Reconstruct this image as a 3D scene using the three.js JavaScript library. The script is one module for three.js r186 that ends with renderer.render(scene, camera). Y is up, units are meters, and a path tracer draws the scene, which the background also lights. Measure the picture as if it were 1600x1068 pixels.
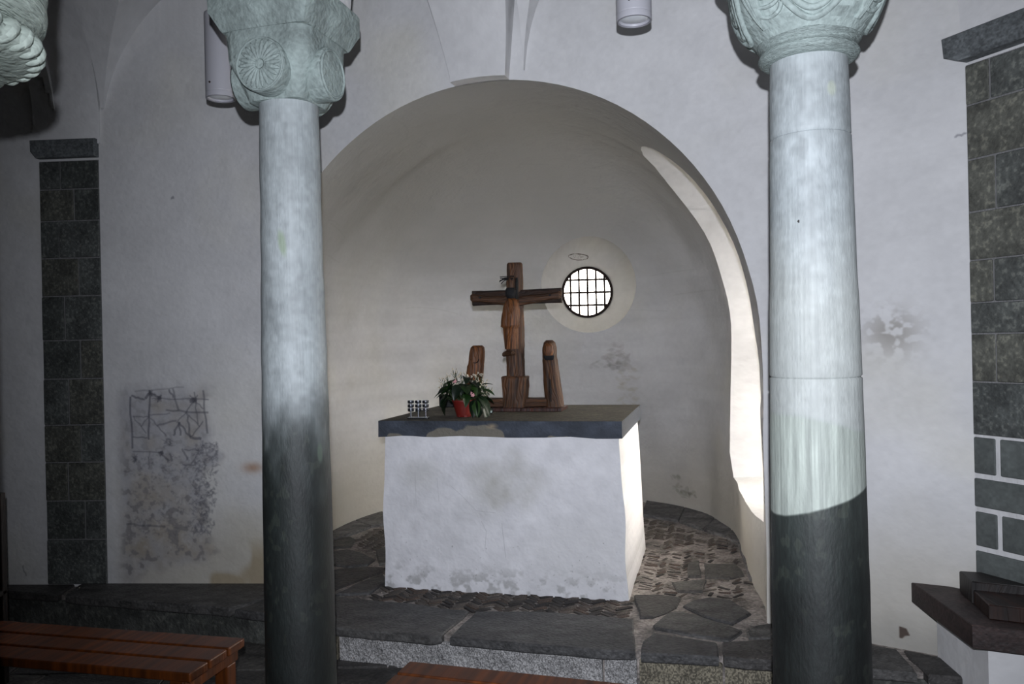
import * as THREE from 'three';
import { RoundedBoxGeometry } from 'three/addons/geometries/RoundedBoxGeometry.js';
import { mergeGeometries, mergeVertices, toCreasedNormals } from 'three/addons/utils/BufferGeometryUtils.js';
import { Brush, Evaluator, SUBTRACTION } from 'three-bvh-csg';

// ------------------------------------------------------------------ camera, sky, light, exposure
// World: metres, y = 0 is the floor of the apse, the camera looks along -z. (X, d, y) below means right, depth, height.
const EYE = 1.461;
const scene = new THREE.Scene();
const camera = new THREE.PerspectiveCamera(2 * Math.atan(534 / 1260) * 180 / Math.PI, 1600 / 1068, 0.05, 100);
camera.position.set(0, EYE, 0);
camera.rotation.z = -0.022;
scene.add(camera);
const renderer = new THREE.WebGLRenderer({ antialias: true });
renderer.toneMapping = THREE.LinearToneMapping;
renderer.toneMappingExposure = 1.0;
renderer.shadowMap.enabled = true;
scene.background = new THREE.Color(13.2, 12.2, 11.0);           // pale overcast sky, seen only through the two apse windows
// the photographer's flash, a hand's breadth above the lens
const flash = new THREE.SpotLight(new THREE.Color(0.925, 0.96, 1.065), 43, 0, 49 * Math.PI / 180, 1, 2);
flash.position.set(0.0, EYE + 0.145, 0.06);
flash.target.position.set(0.68, EYE + 0.2, -5);
flash.castShadow = true; flash.shadow.radius = 0.6; flash.shadow.mapSize.set(2048, 2048); flash.name = 'camera_flash';
scene.add(flash, flash.target);

// ------------------------------------------------------------------ helpers
const V3 = (X, d, y) => new THREE.Vector3(X, y, -d);
function rng(seed) { let a = seed >>> 0; return () => { a = (a + 0x6d2b79f5) | 0; let t = Math.imul(a ^ (a >>> 15), 1 | a); t = (t + Math.imul(t ^ (t >>> 7), 61 | t)) ^ t; return ((t ^ (t >>> 14)) >>> 0) / 4294967296; }; }
const clamp = (x, a = 0, b = 1) => Math.min(b, Math.max(a, x));
const sstep = (a, b, x) => { const t = clamp((x - a) / (b - a)); return t * t * (3 - 2 * t); };
const lerp = (a, b, t) => a + (b - a) * t;
function hash2(i, j, s) { let h = Math.imul(i, 374761393) + Math.imul(j, 668265263) + Math.imul(s, 2246822519); h = Math.imul(h ^ (h >>> 13), 1274126177); return ((h ^ (h >>> 16)) >>> 0) / 4294967296; }
function vnoise(x, y, s, px = 0, py = 0) {
  const i = Math.floor(x), j = Math.floor(y), fx = x - i, fy = y - j, u = fx * fx * (3 - 2 * fx), v = fy * fy * (3 - 2 * fy);
  const w = (k, p) => (p ? ((k % p) + p) % p : k);
  const a = hash2(w(i, px), w(j, py), s), b = hash2(w(i + 1, px), w(j, py), s), c = hash2(w(i, px), w(j + 1, py), s), d = hash2(w(i + 1, px), w(j + 1, py), s);
  return a + (b - a) * u + (c - a) * v + (a - b - c + d) * u * v;
}
function fbm(x, y, oct, s, px = 0, py = 0) {
  let sum = 0, amp = 0.5, n = 0;
  for (let o = 0; o < oct; o++) { sum += amp * vnoise(x, y, s + o * 17, px, py); n += amp; x *= 2; y *= 2; px *= 2; py *= 2; amp *= 0.5; }
  return sum / n;
}
// a tile of w x h pixels; fn(u, v) gives sRGB 0..255
function dataTex(w, h, fn, srgb = true) {
  const data = new Uint8Array(w * h * 4);
  for (let y = 0; y < h; y++) for (let x = 0; x < w; x++) {
    const c = fn((x + 0.5) / w, (y + 0.5) / h), o = (y * w + x) * 4;
    if (typeof c === 'number') data[o] = data[o + 1] = data[o + 2] = clamp(c, 0, 255); else { data[o] = clamp(c[0], 0, 255); data[o + 1] = clamp(c[1], 0, 255); data[o + 2] = clamp(c[2], 0, 255); }
    data[o + 3] = 255;
  }
  const t = new THREE.DataTexture(data, w, h, THREE.RGBAFormat);
  t.wrapS = t.wrapT = THREE.RepeatWrapping; t.magFilter = THREE.LinearFilter; t.minFilter = THREE.LinearMipmapLinearFilter; t.generateMipmaps = true;
  if (srgb) t.colorSpace = THREE.SRGBColorSpace;
  t.needsUpdate = true;
  return t;
}
// a canvas whose pixels start from fn(u, v) (v up) and are then drawn on by draw(ctx, w, h)
function canvasTex(w, h, fn, draw) {
  const c = document.createElement('canvas'); c.width = w; c.height = h;
  const g = c.getContext('2d'), im = g.createImageData(w, h);
  for (let y = 0; y < h; y++) for (let x = 0; x < w; x++) {
    const p = fn((x + 0.5) / w, 1 - (y + 0.5) / h), o = (y * w + x) * 4;
    im.data[o] = clamp(p[0], 0, 255); im.data[o + 1] = clamp(p[1], 0, 255); im.data[o + 2] = clamp(p[2], 0, 255); im.data[o + 3] = 255;
  }
  g.putImageData(im, 0, 0);
  if (draw) draw(g, w, h);
  const t = new THREE.CanvasTexture(c); t.colorSpace = THREE.SRGBColorSpace; t.wrapS = t.wrapT = THREE.ClampToEdgeWrapping;
  return t;
}
const tiled = (t, metres) => { const c = t.clone(); c.repeat.set(1 / metres, 1 / metres); c.needsUpdate = true; return c; };
const placed = (t, x0, y0, w, h) => { t.repeat.set(1 / w, 1 / h); t.offset.set(-x0 / w, -y0 / h); return t; };
const mix3 = (a, b, t) => [lerp(a[0], b[0], t), lerp(a[1], b[1], t), lerp(a[2], b[2], t)];

// uv in metres on any shape, each triangle along its own main axis
function metreUV(g0) {
  const g = g0.index ? g0.toNonIndexed() : g0, p = g.attributes.position, uv = new Float32Array(p.count * 2);
  const a = new THREE.Vector3(), b = new THREE.Vector3(), c = new THREE.Vector3(), n = new THREE.Vector3();
  for (let i = 0; i < p.count; i += 3) {
    a.fromBufferAttribute(p, i); b.fromBufferAttribute(p, i + 1); c.fromBufferAttribute(p, i + 2);
    n.copy(b).sub(a).cross(c.clone().sub(a));
    const ax = Math.abs(n.x), ay = Math.abs(n.y), az = Math.abs(n.z);
    for (let k = 0; k < 3; k++) {
      const v = [a, b, c][k], o = (i + k) * 2;
      if (ay >= ax && ay >= az) { uv[o] = v.x; uv[o + 1] = v.z; } else if (ax >= az) { uv[o] = v.z; uv[o + 1] = v.y; } else { uv[o] = v.x; uv[o + 1] = v.y; }
    }
  }
  g.setAttribute('uv', new THREE.BufferAttribute(uv, 2));
  return g;
}
const names = new Map();
function numbered(n) { const k = names.get(n) || 0; names.set(n, k + 1); return k ? n + '_' + String(k).padStart(3, '0') : n; }
function thing(name, label, category, pos, turn = 0, group) {
  const o = new THREE.Group(); o.name = numbered(name); scene.add(o);
  if (pos) o.position.copy(pos); o.rotation.y = turn;
  o.userData = { label, category }; if (group) o.userData.group = group;
  return o;
}
function part(name, geo, material, parent, label) {
  const m = new THREE.Mesh(geo, material); m.name = parent ? name : numbered(name); m.castShadow = m.receiveShadow = true;
  if (label) m.userData.label = label;
  (parent || scene).add(m);
  return m;
}
function struct(name, geo, material, label) { const m = part(name, geo, material, null, label); m.userData.kind = 'structure'; return m; }
function structGroup(name, label) { const o = new THREE.Group(); o.name = name; o.userData = { kind: 'structure' }; if (label) o.userData.label = label; scene.add(o); return o; }
const moved = (g, x, y, z) => g.translate(x, y, z);
const plain = (g) => { const h = g.index ? g.toNonIndexed() : g; for (const k of Object.keys(h.attributes)) if (!['position', 'normal', 'uv'].includes(k)) h.deleteAttribute(k); return h; };
const merge = (list) => mergeGeometries(list.map(plain));
// shapes drawn in plan (X, d) and raised from y0 by h
function planShape(pts) { const s = new THREE.Shape(); pts.forEach(([x, d], i) => (i ? s.lineTo(x, d) : s.moveTo(x, d))); s.closePath(); return s; }
function raised(pts, y0, h, bevel = 0) {
  const g = new THREE.ExtrudeGeometry(planShape(pts), bevel ? { depth: h - 2 * bevel, bevelEnabled: true, bevelThickness: bevel, bevelSize: bevel, bevelOffset: -bevel, bevelSegments: 1, steps: 1 } : { depth: h, bevelEnabled: false, steps: 1 });
  g.translate(0, 0, y0 + bevel); g.rotateX(-Math.PI / 2);
  return metreUV(g);
}
function roughEdges(pts, step, amp, r) {   // breaks the edges of a plan polygon into short, slightly uneven runs
  const out = [];
  for (let i = 0; i < pts.length; i++) {
    const [ax, ad] = pts[i], [bx, bd] = pts[(i + 1) % pts.length], L = Math.hypot(bx - ax, bd - ad), n = Math.max(1, Math.round(L / step));
    for (let k = 0; k < n; k++) { const t = k / n; out.push([lerp(ax, bx, t) + (r() - 0.5) * amp, lerp(ad, bd, t) + (r() - 0.5) * amp]); }
  }
  return out;
}
function inside(pts, x, y) {
  let c = false;
  for (let i = 0, j = pts.length - 1; i < pts.length; j = i++) { const [xi, yi] = pts[i], [xj, yj] = pts[j]; if ((yi > y) !== (yj > y) && x < ((xj - xi) * (y - yi)) / (yj - yi) + xi) c = !c; }
  return c;
}
// hewn post: rounded-rectangle sections [y, cx, cz, w, d] with exponent n, uneven by amp
function hewn(sections, n = 4, seg = 28, amp = 0.002, seed = 1, sub = 6) {
  const rows = [];
  for (let i = 0; i < sections.length - 1; i++) for (let k = 0; k < sub; k++) { const t = k / sub; rows.push(sections[i].map((v, q) => lerp(v, sections[i + 1][q], t))); }
  rows.push(sections[sections.length - 1]);
  const pos = [], uv = [], idx = [];
  rows.forEach(([y, cx, cz, w, d], r) => {
    for (let i = 0; i <= seg; i++) {
      const a = (i / seg) * Math.PI * 2, c = Math.cos(a), s = Math.sin(a), k = Math.pow(Math.pow(Math.abs(c), n) + Math.pow(Math.abs(s), n), -1 / n);
      const e = 1 + ((vnoise((i % seg) * 0.9, y * 30, seed, 0) - 0.5) * amp * 4) / Math.max(w, d) + ((vnoise((i % seg) * 0.35, y * 6, seed + 5) - 0.5) * amp * 6) / Math.max(w, d);
      pos.push(cx + c * k * w * 0.5 * e, y, cz + s * k * d * 0.5 * e); uv.push((i / seg) * (w + d) * 2, y);
    }
  });
  for (let r = 0; r < rows.length - 1; r++) for (let i = 0; i < seg; i++) { const a = r * (seg + 1) + i, b = a + 1, c = a + seg + 1, d = c + 1; idx.push(a, c, b, b, c, d); }
  for (const [r, flip] of [[0, 0], [rows.length - 1, 1]]) {
    const at = pos.length / 3, [y, cx, cz] = rows[r]; pos.push(cx, y, cz); uv.push(0, y);
    for (let i = 0; i < seg; i++) { const a = r * (seg + 1) + i; flip ? idx.push(at, a + 1, a) : idx.push(at, a, a + 1); }
  }
  const g = new THREE.BufferGeometry();
  g.setAttribute('position', new THREE.Float32BufferAttribute(pos, 3)); g.setAttribute('uv', new THREE.Float32BufferAttribute(uv, 2)); g.setIndex(idx);
  return toCreasedNormals(g, 0.7);
}
function lathe(pts, seg = 48, facing = 0) {   // facing: the direction (about y) that gets u = 0.5
  const g = new THREE.LatheGeometry(pts.map(([r, y]) => new THREE.Vector2(r, y)), seg, facing - Math.PI, Math.PI * 2);
  return g;
}
function tube(points, r, seg = 24, rad = 6, closed = false) { return new THREE.TubeGeometry(new THREE.CatmullRomCurve3(points, closed), seg, r, rad, closed); }

// ------------------------------------------------------------------ materials
const bumpPlaster = dataTex(768, 768, (u, v) => 255 * (0.62 * fbm(u * 6, v * 6, 4, 3, 6, 6) + 0.28 * fbm(u * 24, v * 24, 3, 9, 24, 24) + 0.1 * fbm(u * 90, v * 90, 2, 21, 90, 90)), false);
const bumpStone = dataTex(512, 512, (u, v) => 255 * (0.5 * fbm(u * 8, v * 8, 4, 33, 8, 8) + 0.5 * fbm(u * 40, v * 40, 3, 39, 40, 40)), false);
const grain = dataTex(512, 512, (u, v) => { const w = fbm(u * 4, v * 2, 3, 51, 4, 2) * 2.4; const g = fbm(u * 40 + w * 3, v * 2, 4, 55, 40, 2); return 255 * g; }, false);
const STD = (o) => new THREE.MeshStandardMaterial({ roughness: 0.92, metalness: 0, ...o });
const plasterMat = (map, o = {}) => STD({ map, bumpMap: tiled(bumpPlaster, 1.6), bumpScale: 0.012, ...o });
const onUV1 = (m) => { m.bumpMap.channel = 1; return m; };

const WHITE = [212, 212, 212];
function plasterTone(x, y, s) {     // plaster seen at x, y metres: cloudy off-white with faint greyer patches
  const a = fbm(x * 1.1, y * 1.1, 3, s) - 0.5, b = fbm(x * 6, y * 6, 4, s + 7) - 0.5, c = fbm(x * 40, y * 40, 2, s + 13) - 0.5;
  const k = 1 + a * 0.16 + b * 0.07 + c * 0.04, w = clamp((fbm(x * 1.7 + 9, y * 1.7, 3, s + 29) - 0.52) * 2.2);
  return [WHITE[0] * k, WHITE[1] * k - w * 2, WHITE[2] * k - w * 12];
}
const plasterTile = dataTex(512, 512, (u, v) => { const k = 1 + (fbm(u * 4, v * 4, 4, 61, 4, 4) - 0.5) * 0.16 + (fbm(u * 40, v * 40, 2, 67, 40, 40) - 0.5) * 0.05; return [WHITE[0] * k, WHITE[1] * k, WHITE[2] * k]; });
const M = {};
M.plaster = plasterMat(tiled(plasterTile, 1.7));

// front wall: X -3.7..2.5, y -0.25..3.45
const FW = { x0: -3.7, y0: -0.25, w: 6.2, h: 3.7 };
const frontTex = placed(canvasTex(1536, 917, (u, v) => {
  const x = FW.x0 + u * FW.w, y = FW.y0 + v * FW.h;
  let c = plasterTone(x, y, 101);
  const low = 1 - sstep(0.0, 0.75, y + (fbm(x * 3, y * 3, 3, 131) - 0.5) * 0.5);
  c = mix3(c, [168, 160, 140], low * 0.45 * sstep(-2.6, -2.3, x));
  // bared, rough plaster with the setting-out drawing
  const ex = (vnoise(y * 9, 3, 141) - 0.5) * 0.14 + (vnoise(y * 30, 3, 143) - 0.5) * 0.05;
  const m = sstep(-2.52, -2.42, x) * (1 - sstep(-1.95 + ex, -1.84 + ex, x)) * (1 - sstep(1.12, 1.30, y + (fbm(x * 8, 5, 2, 145) - 0.5) * 0.1)) * sstep(0.02, 0.10, y + (fbm(x * 7, 1, 2, 149) - 0.5) * 0.25);
  if (m > 0) {
    const r = fbm(x * 26, y * 26, 4, 151), r2 = fbm(x * 9, y * 9, 3, 157), deep = 1 - sstep(0.45, 0.95, y);
    let k = mix3([172, 172, 176], [162, 152, 138], clamp(deep * 0.5 + (r2 - 0.5) * 1.6));
    const pit = sstep(0.53, 0.68, r) * (0.3 + 0.5 * deep);
    k = mix3(k, [118, 115, 116], pit); k = mix3(k, [190, 188, 186], sstep(0.62, 0.75, 1 - r) * 0.5);
    c = mix3(c, k, m * 0.8);
  }
  const ochre = sstep(0.5, 0.62, fbm(x * 3.3, y * 4, 3, 163)) * (1 - sstep(0.12, 0.34, y)) * sstep(-2.4, -2.2, x) * (1 - sstep(-1.5, -1.3, x));
  c = mix3(c, [150, 132, 100], ochre * 0.6);
  const rst = Math.exp(-(((x + 1.62) / 0.06) ** 2) - ((y - 0.72) / 0.03) ** 2); c = mix3(c, [168, 130, 104], rst * 0.7);
  const st = Math.exp(-(((x - 1.78) / 0.09) ** 2) - ((y - 1.47) / 0.1) ** 2) * sstep(0.4, 0.6, fbm(x * 30, y * 30, 3, 171)); c = mix3(c, [150, 146, 140], st * 0.8);
  const dirt = (1 - sstep(0.0, 0.22, y - (fbm(x * 5, 2, 3, 181) - 0.5) * 0.2)) * sstep(1.3, 1.5, x); c = mix3(c, [140, 138, 132], dirt * 0.5);
  return c;
}, (g, w, h) => {
  const X = (x) => ((x - FW.x0) / FW.w) * w, Y = (y) => (1 - (y - FW.y0) / FW.h) * h, r = rng(5);
  const line = (x1, y1, x2, y2, a = 0.5, t = 2) => {
    g.strokeStyle = 'rgba(84,84,92,' + a * 0.75 + ')'; g.lineWidth = t; g.beginPath();
    for (let k = 0; k <= 6; k++) { const q = k / 6, x = X(lerp(x1, x2, q)) + (r() - 0.5) * 2.2, y = Y(lerp(y1, y2, q)) + (r() - 0.5) * 2.2; k ? g.lineTo(x, y) : g.moveTo(x, y); }
    g.stroke();
  };
  const fx = (a) => -2.45 + (a / 1068) * 0.675, fy = (b) => 1.285 - (b / 1068) * 0.675;      // drawing laid out on a 1068 x 1068 sheet
  const L = (a, b, c, d, al, t) => line(fx(a), fy(b), fx(c), fy(d), al, t);
  L(85, 175, 95, 700, 0.75, 3); L(285, 120, 265, 600, 0.75, 3); L(100, 175, 235, 205, 0.7, 3); L(235, 205, 300, 130, 0.8, 4); L(300, 205, 890, 215, 0.5, 2);
  L(140, 125, 640, 95, 0.35, 2); L(330, 165, 390, 205, 0.7, 3); L(355, 235, 400, 170, 0.6, 3); L(480, 120, 530, 190, 0.65, 3); L(520, 105, 575, 320, 0.5, 3);
  L(100, 380, 280, 380, 0.5, 2); L(110, 380, 240, 540, 0.5, 2); L(265, 385, 190, 480, 0.5, 2); L(100, 580, 260, 590, 0.6, 2); L(260, 370, 490, 350, 0.45, 2); L(290, 390, 450, 580, 0.5, 2);
  L(440, 320, 880, 350, 0.6, 3); L(690, 170, 745, 230, 0.5, 2); L(690, 235, 760, 215, 0.7, 5); L(740, 150, 770, 460, 0.6, 2); L(770, 180, 650, 350, 0.6, 2); L(750, 230, 830, 310, 0.6, 2); L(830, 130, 860, 560, 0.6, 3);
  L(350, 470, 550, 420, 0.5, 3); L(580, 440, 520, 570, 0.65, 3); L(580, 440, 590, 570, 0.65, 3); L(575, 440, 690, 590, 0.65, 3); L(660, 350, 690, 580, 0.6, 3); L(680, 370, 790, 490, 0.55, 2); L(690, 590, 830, 440, 0.6, 2); L(690, 590, 800, 600, 0.75, 4); L(560, 440, 670, 330, 0.5, 2);
  L(100, 720, 400, 730, 0.5, 2); L(390, 740, 460, 820, 0.6, 3); L(480, 740, 500, 820, 0.55, 3); L(600, 700, 660, 810, 0.55, 3); L(620, 715, 780, 715, 0.5, 2); L(780, 720, 700, 850, 0.55, 2); L(600, 860, 740, 860, 0.5, 2); L(270, 720, 260, 900, 0.4, 2);
  for (const [a, b, q] of [[460, 640, 34], [120, 800, 20], [390, 735, 20], [300, 150, 20], [740, 230, 22], [380, 200, 18]]) for (let k = 0; k < 14; k++) { const s1 = a + (r() - 0.5) * q * 2, t1 = b + (r() - 0.5) * q * 2; L(s1, t1, s1 + (r() - 0.5) * 30, t1 + (r() - 0.5) * 30, 0.4, 2); }
  for (let k = 0; k < 260; k++) { const a = 740 + r() * 230, b = 640 + r() * 900, t = (b - 640) / 900; L(a - t * 60, b, a - t * 60 + (r() - 0.5) * 40, b + (r() - 0.5) * 40, 0.35, 2); }
  for (let k = 0; k < 300; k++) { const a = 90 + r() * 760, b = 760 + r() * 800; L(a, b, a + (r() - 0.5) * 60, b + (r() - 0.5) * 30, 0.14 + r() * 0.16, 1.6); }
  L(0, 920, 60, 925, 0.4, 2); L(20, 1440, 420, 1470, 0.5, 3);
  // hairline cracks, a nail hole and a knocked-off flake
  line(-2.93, 2.79, -2.95, 3.2, 0.7, 2); line(2.0, 2.335, 2.04, 2.345, 0.6, 2);
  line(-2.1, 2.4, -2.09, 2.41, 0.6, 3);
  line(-3.12, 0.12, -3.1, 0.05, 0.5, 2);
  g.fillStyle = 'rgba(72,60,54,0.9)'; g.beginPath(); g.moveTo(X(1.785), Y(0.09)); g.lineTo(X(1.81), Y(0.085)); g.lineTo(X(1.822), Y(0.055)); g.lineTo(X(1.805), Y(0.05)); g.lineTo(X(1.795), Y(0.035)); g.lineTo(X(1.785), Y(0.035)); g.fill();
}), FW.x0, FW.y0, FW.w, FW.h);
M.front = onUV1(plasterMat(frontTex));

// apse plaster: u = angle about the apse centre x 1.5 m (-4.8..4.8), v = height along the wall and up the dome (0..3.8)
const AU = 1.5, AC = [0.05, 5.7];
const apseTex = placed(canvasTex(1536, 768, (u, v) => {
  const x = -4.8 + u * 9.6, y = v * 3.85;
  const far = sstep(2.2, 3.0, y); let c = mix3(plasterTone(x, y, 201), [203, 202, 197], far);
  const streak = fbm(x * 1.2, y * 14, 3, 211) - 0.5;
  c = c.map((q) => q * (0.97 + streak * 0.07 * (1 - far * 0.7)));
  c = mix3(c, [168, 167, 162], 0.75 * sstep(1.5, 2.7, y + (fbm(x * 1.5, y * 3, 3, 217) - 0.5) * 0.5));                         // vault greyed in the colour, to offset surplus bounced daylight
  const damp = (1 - sstep(0.05, 0.9, y + (fbm(x * 2, 4, 3, 221) - 0.5) * 0.5));
  c = mix3(c, [170, 162, 142], damp * 0.5);
  return c;
}, (g, w, h) => {
  const r = rng(9), X = (x) => ((x + 4.8) / 9.6) * w, Y = (y) => (1 - y / 3.85) * h;
  const blot = (cx, cy, rx, ry, n, col, a) => { for (let k = 0; k < n; k++) { const t = r() * 6.283, q = Math.sqrt(r()); g.fillStyle = 'rgba(' + col + ',' + a * (0.4 + r() * 0.6) + ')'; g.beginPath(); g.ellipse(X(cx + Math.cos(t) * q * rx), Y(cy + Math.sin(t) * q * ry), 1.5 + r() * 6, 1 + r() * 4, r() * 3, 0, 6.3); g.fill(); } };
  const at = (X0, d) => Math.atan2(X0 - AC[0], d - AC[1]) * AU;
  blot(at(0.95, 7.4), 1.32, 0.1, 0.1, 40, '128,124,118', 0.16); blot(at(1.05, 7.35), 1.05, 0.09, 0.22, 40, '150,140,112', 0.13);
  blot(at(0.9, 7.45), 1.22, 0.16, 0.05, 22, '110,108,104', 0.16);
  blot(at(1.45, 6.9), 0.14, 0.1, 0.05, 20, '110,106,90', 0.25); blot(at(1.37, 7.0), 0.22, 0.05, 0.07, 12, '120,114,96', 0.22);
  for (let k = 0; k < 26; k++) { const x = -4.2 + r() * 8.4, y = 1.7 + r() * 1.8; g.strokeStyle = 'rgba(130,124,118,0.08)'; g.lineWidth = 2; g.beginPath(); g.moveTo(X(x), Y(y)); g.quadraticCurveTo(X(x + 0.15), Y(y + 0.05 * r()), X(x + 0.3 + r() * 0.3), Y(y - 0.06 + r() * 0.08)); g.stroke(); }
}), -4.8, 0, 9.6, 3.85);
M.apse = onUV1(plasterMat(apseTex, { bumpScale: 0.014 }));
M.oculus = STD({ map: placed(canvasTex(512, 512, (u, v) => plasterTone(u * 1.2, v * 1.2, 701), (g) => {
  const r = rng(61), X = (x) => ((x - 0.1) / 1.2) * 512, Y = (y) => (1 - (y - 1.35) / 1.2) * 512;      // worn oval mark above the round window
  for (let k = 0; k < 60; k++) { const a = r() * 6.283, q = 1 + (r() - 0.5) * 0.12; g.strokeStyle = 'rgba(70,62,56,' + (0.25 + 0.5 * r()) + ')'; g.lineWidth = 1.6; g.beginPath(); g.ellipse(X(0.655), Y(2.262), 41 * q, 10 * q, 0.03, a, a + 0.35); g.stroke(); }
  for (let k = 0; k < 26; k++) { const x = X(0.6 + r() * 0.1), y = Y(2.25 + r() * 0.025); g.strokeStyle = 'rgba(80,72,66,0.45)'; g.lineWidth = 1.4; g.beginPath(); g.moveTo(x, y); g.lineTo(x + (r() - 0.5) * 7, y + (r() - 0.5) * 9); g.stroke(); }
}), 0.1, 1.35, 1.2, 1.2) });
M.reveal = plasterMat(tiled(plasterTile, 1.3), { color: 0xffffff });

// stones
const slateTile = dataTex(512, 512, (u, v) => { const a = fbm(u * 5, v * 10, 4, 301, 5, 10), b = fbm(u * 50, v * 60, 2, 307, 50, 60); const k = 0.55 + a * 0.6 + (b - 0.5) * 0.45; return [74 * k, 73 * k, 72 * k]; });
const ashlarTile = dataTex(512, 512, (u, v) => { const a = fbm(u * 4, v * 4, 4, 311, 4, 4), b = fbm(u * 30, v * 30, 3, 317, 30, 30); const k = 0.6 + a * 0.5 + (b - 0.5) * 0.4, s = sstep(0.6, 0.74, b) * 14; return [82 * k + s, 84 * k + s * 0.95, 80 * k + s * 0.8]; });
const marbleTile = dataTex(512, 512, (u, v) => { const a = fbm(u * 5, v * 5, 4, 321, 5, 5), b = fbm(u * 40, v * 40, 3, 327, 40, 40); const k = 0.78 + a * 0.3 + (b - 0.5) * 0.22; return [150 * k, 163 * k, 159 * k]; });
const graniteTile = dataTex(512, 512, (u, v) => { const a = fbm(u * 5, v * 5, 3, 331, 5, 5), b = fbm(u * 96, v * 70, 2, 337, 96, 70); const k = 0.62 + a * 0.3 + sstep(0.3, 0.7, b) * 0.45; return [150 * k, 149 * k, 148 * k]; });
const brickTile = dataTex(256, 256, (u, v) => { const a = fbm(u * 6, v * 6, 3, 341, 6, 6), b = fbm(u * 40, v * 40, 2, 347, 40, 40); const k = 0.55 + a * 0.6 + (b - 0.5) * 0.5; return [180 * k, 172 * k, 166 * k]; });
const STONE = (map, m, o = {}) => STD({ map: tiled(map, m), bumpMap: tiled(bumpStone, 0.5), bumpScale: 0.008, roughness: 0.8, ...o });
M.slates = [[1.5, 1.5, 1.48], [1.2, 1.22, 1.25], [1.05, 1.02, 1.0], [1.6, 1.55, 1.45]].map((c) => { const m = STONE(slateTile, 0.6, { roughness: 0.62 }); m.color.setRGB(...c); return m; });
M.curb = STONE(slateTile, 0.9, { color: 0xffffff, roughness: 0.75 });
M.curb.color.setRGB(2.6, 2.6, 2.6);
M.ashlar = [[1.5, 1.5, 1.45], [1.3, 1.33, 1.35], [1.4, 1.38, 1.3], [1.55, 1.5, 1.38]].map((c) => { const m = STONE(ashlarTile, 0.5, { bumpScale: 0.01 }); m.color.setRGB(...c); return m; });
M.ashlarDark = [[1.15, 1.2, 1.25], [0.85, 0.9, 0.92], [1.2, 1.18, 1.1]].map((c) => { const m = STONE(ashlarTile, 0.4, { bumpScale: 0.01 }); m.color.setRGB(...c); return m; });
M.smoothGrey = [0.38, 0.34].map((k) => { const m = STONE(marbleTile, 0.6, { bumpScale: 0.002 }); m.color.setRGB(k * 1.04, k * 0.97, k * 0.98); return m; });
M.capSlate = STONE(slateTile, 0.5, { bumpScale: 0.006 }); M.capSlate.color.setRGB(2.3, 2.6, 2.75);
M.marble = STONE(marbleTile, 0.5, { bumpScale: 0.008 });
M.marblePale = STONE(marbleTile, 0.5, { bumpScale: 0.008 }); M.marblePale.color.setRGB(1.5, 1.45, 1.35);
M.granite = STONE(graniteTile, 0.32, { bumpScale: 0.02 });
M.graniteOchre = STONE(graniteTile, 0.5, { color: 0xc8c0a8, bumpScale: 0.012 });
M.graniteDull = STONE(ashlarTile, 0.7, { color: 0xffffff, bumpScale: 0.012 });
M.mortar = STONE(brickTile, 0.5, { bumpScale: 0.014 }); M.mortar.color.setRGB(0.72, 0.71, 0.7);
M.mortarPale = STONE(plasterTile, 0.5, { color: 0x8e8e8e, bumpScale: 0.006 });
M.bricks = [[0.14, 0.135, 0.13], [0.22, 0.2, 0.18], [0.3, 0.275, 0.25], [0.085, 0.08, 0.08], [0.24, 0.19, 0.16]].map((c) => { const m = STONE(brickTile, 0.3); m.color.setRGB(...c); return m; });
M.sill = STONE(brickTile, 0.8, { color: 0xf0d8b0 });
// wood, metal and the rest
const woodTile = (c1, c2, seed) => dataTex(512, 512, (u, v) => { const w = fbm(u * 3, v * 2, 3, seed, 3, 2) * 2, g = fbm(u * 36 + w * 2, v * 2, 4, seed + 3, 36, 2), q = fbm(u * 4, v * 4, 3, seed + 9, 4, 4); return mix3(c1, c2, clamp((g - 0.5) * 2.2 + 0.5)).map((x) => x * (0.75 + q * 0.5)); });
const WOOD = (t, m, o = {}) => STD({ map: tiled(t, m), bumpMap: tiled(grain, m), bumpScale: 0.004, roughness: 0.55, ...o });
const oldWood = woodTile([52, 33, 20], [100, 65, 38], 401), pine = woodTile([74, 36, 10], [110, 56, 15], 421);
M.oldWood = WOOD(oldWood, 0.35, { roughness: 0.62, bumpScale: 0.006 });
M.oldWoodDark = WOOD(oldWood, 0.35, { color: 0x8a8078, roughness: 0.7, bumpScale: 0.006 });
M.oldWoodPale = WOOD(oldWood, 0.3, { roughness: 0.55, bumpScale: 0.005 }); M.oldWoodPale.color.setRGB(2.0, 1.7, 1.2);
M.charred = STD({ color: 0x0d0e12, roughness: 0.8 });  // near-black; also colours the painted shadow strip beside the head
M.redBoard = WOOD(oldWood, 0.5, { color: 0xc08878 });
M.bench = WOOD(pine, 0.6, { roughness: 0.42, bumpScale: 0.001 });
M.benchUnder = WOOD(pine, 0.6, { color: 0x6a5a50, roughness: 0.6, bumpScale: 0.001 });
M.darkWood = WOOD(oldWood, 0.5, { color: 0x4a4444, roughness: 0.5, bumpScale: 0.002 });
M.darkWoodWarm = WOOD(oldWood, 0.5, { color: 0x7a5a3a, roughness: 0.5, bumpScale: 0.002 });
M.porphyry = STONE(slateTile, 0.5, { color: 0xd8b0aa, roughness: 0.6, bumpScale: 0.003 });
M.iron = STD({ color: 0x2a1a14, roughness: 0.7, metalness: 0.4 });
M.steel = STD({ color: 0xb8bcc6, roughness: 0.22, metalness: 1 });
M.darkBand = STD({ color: 0x14161a, roughness: 0.35, metalness: 0.6 });
M.pot = STD({ color: 0x6e1d16, roughness: 0.5 });
M.soil = STD({ color: 0x1c140e, roughness: 1 });
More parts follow.
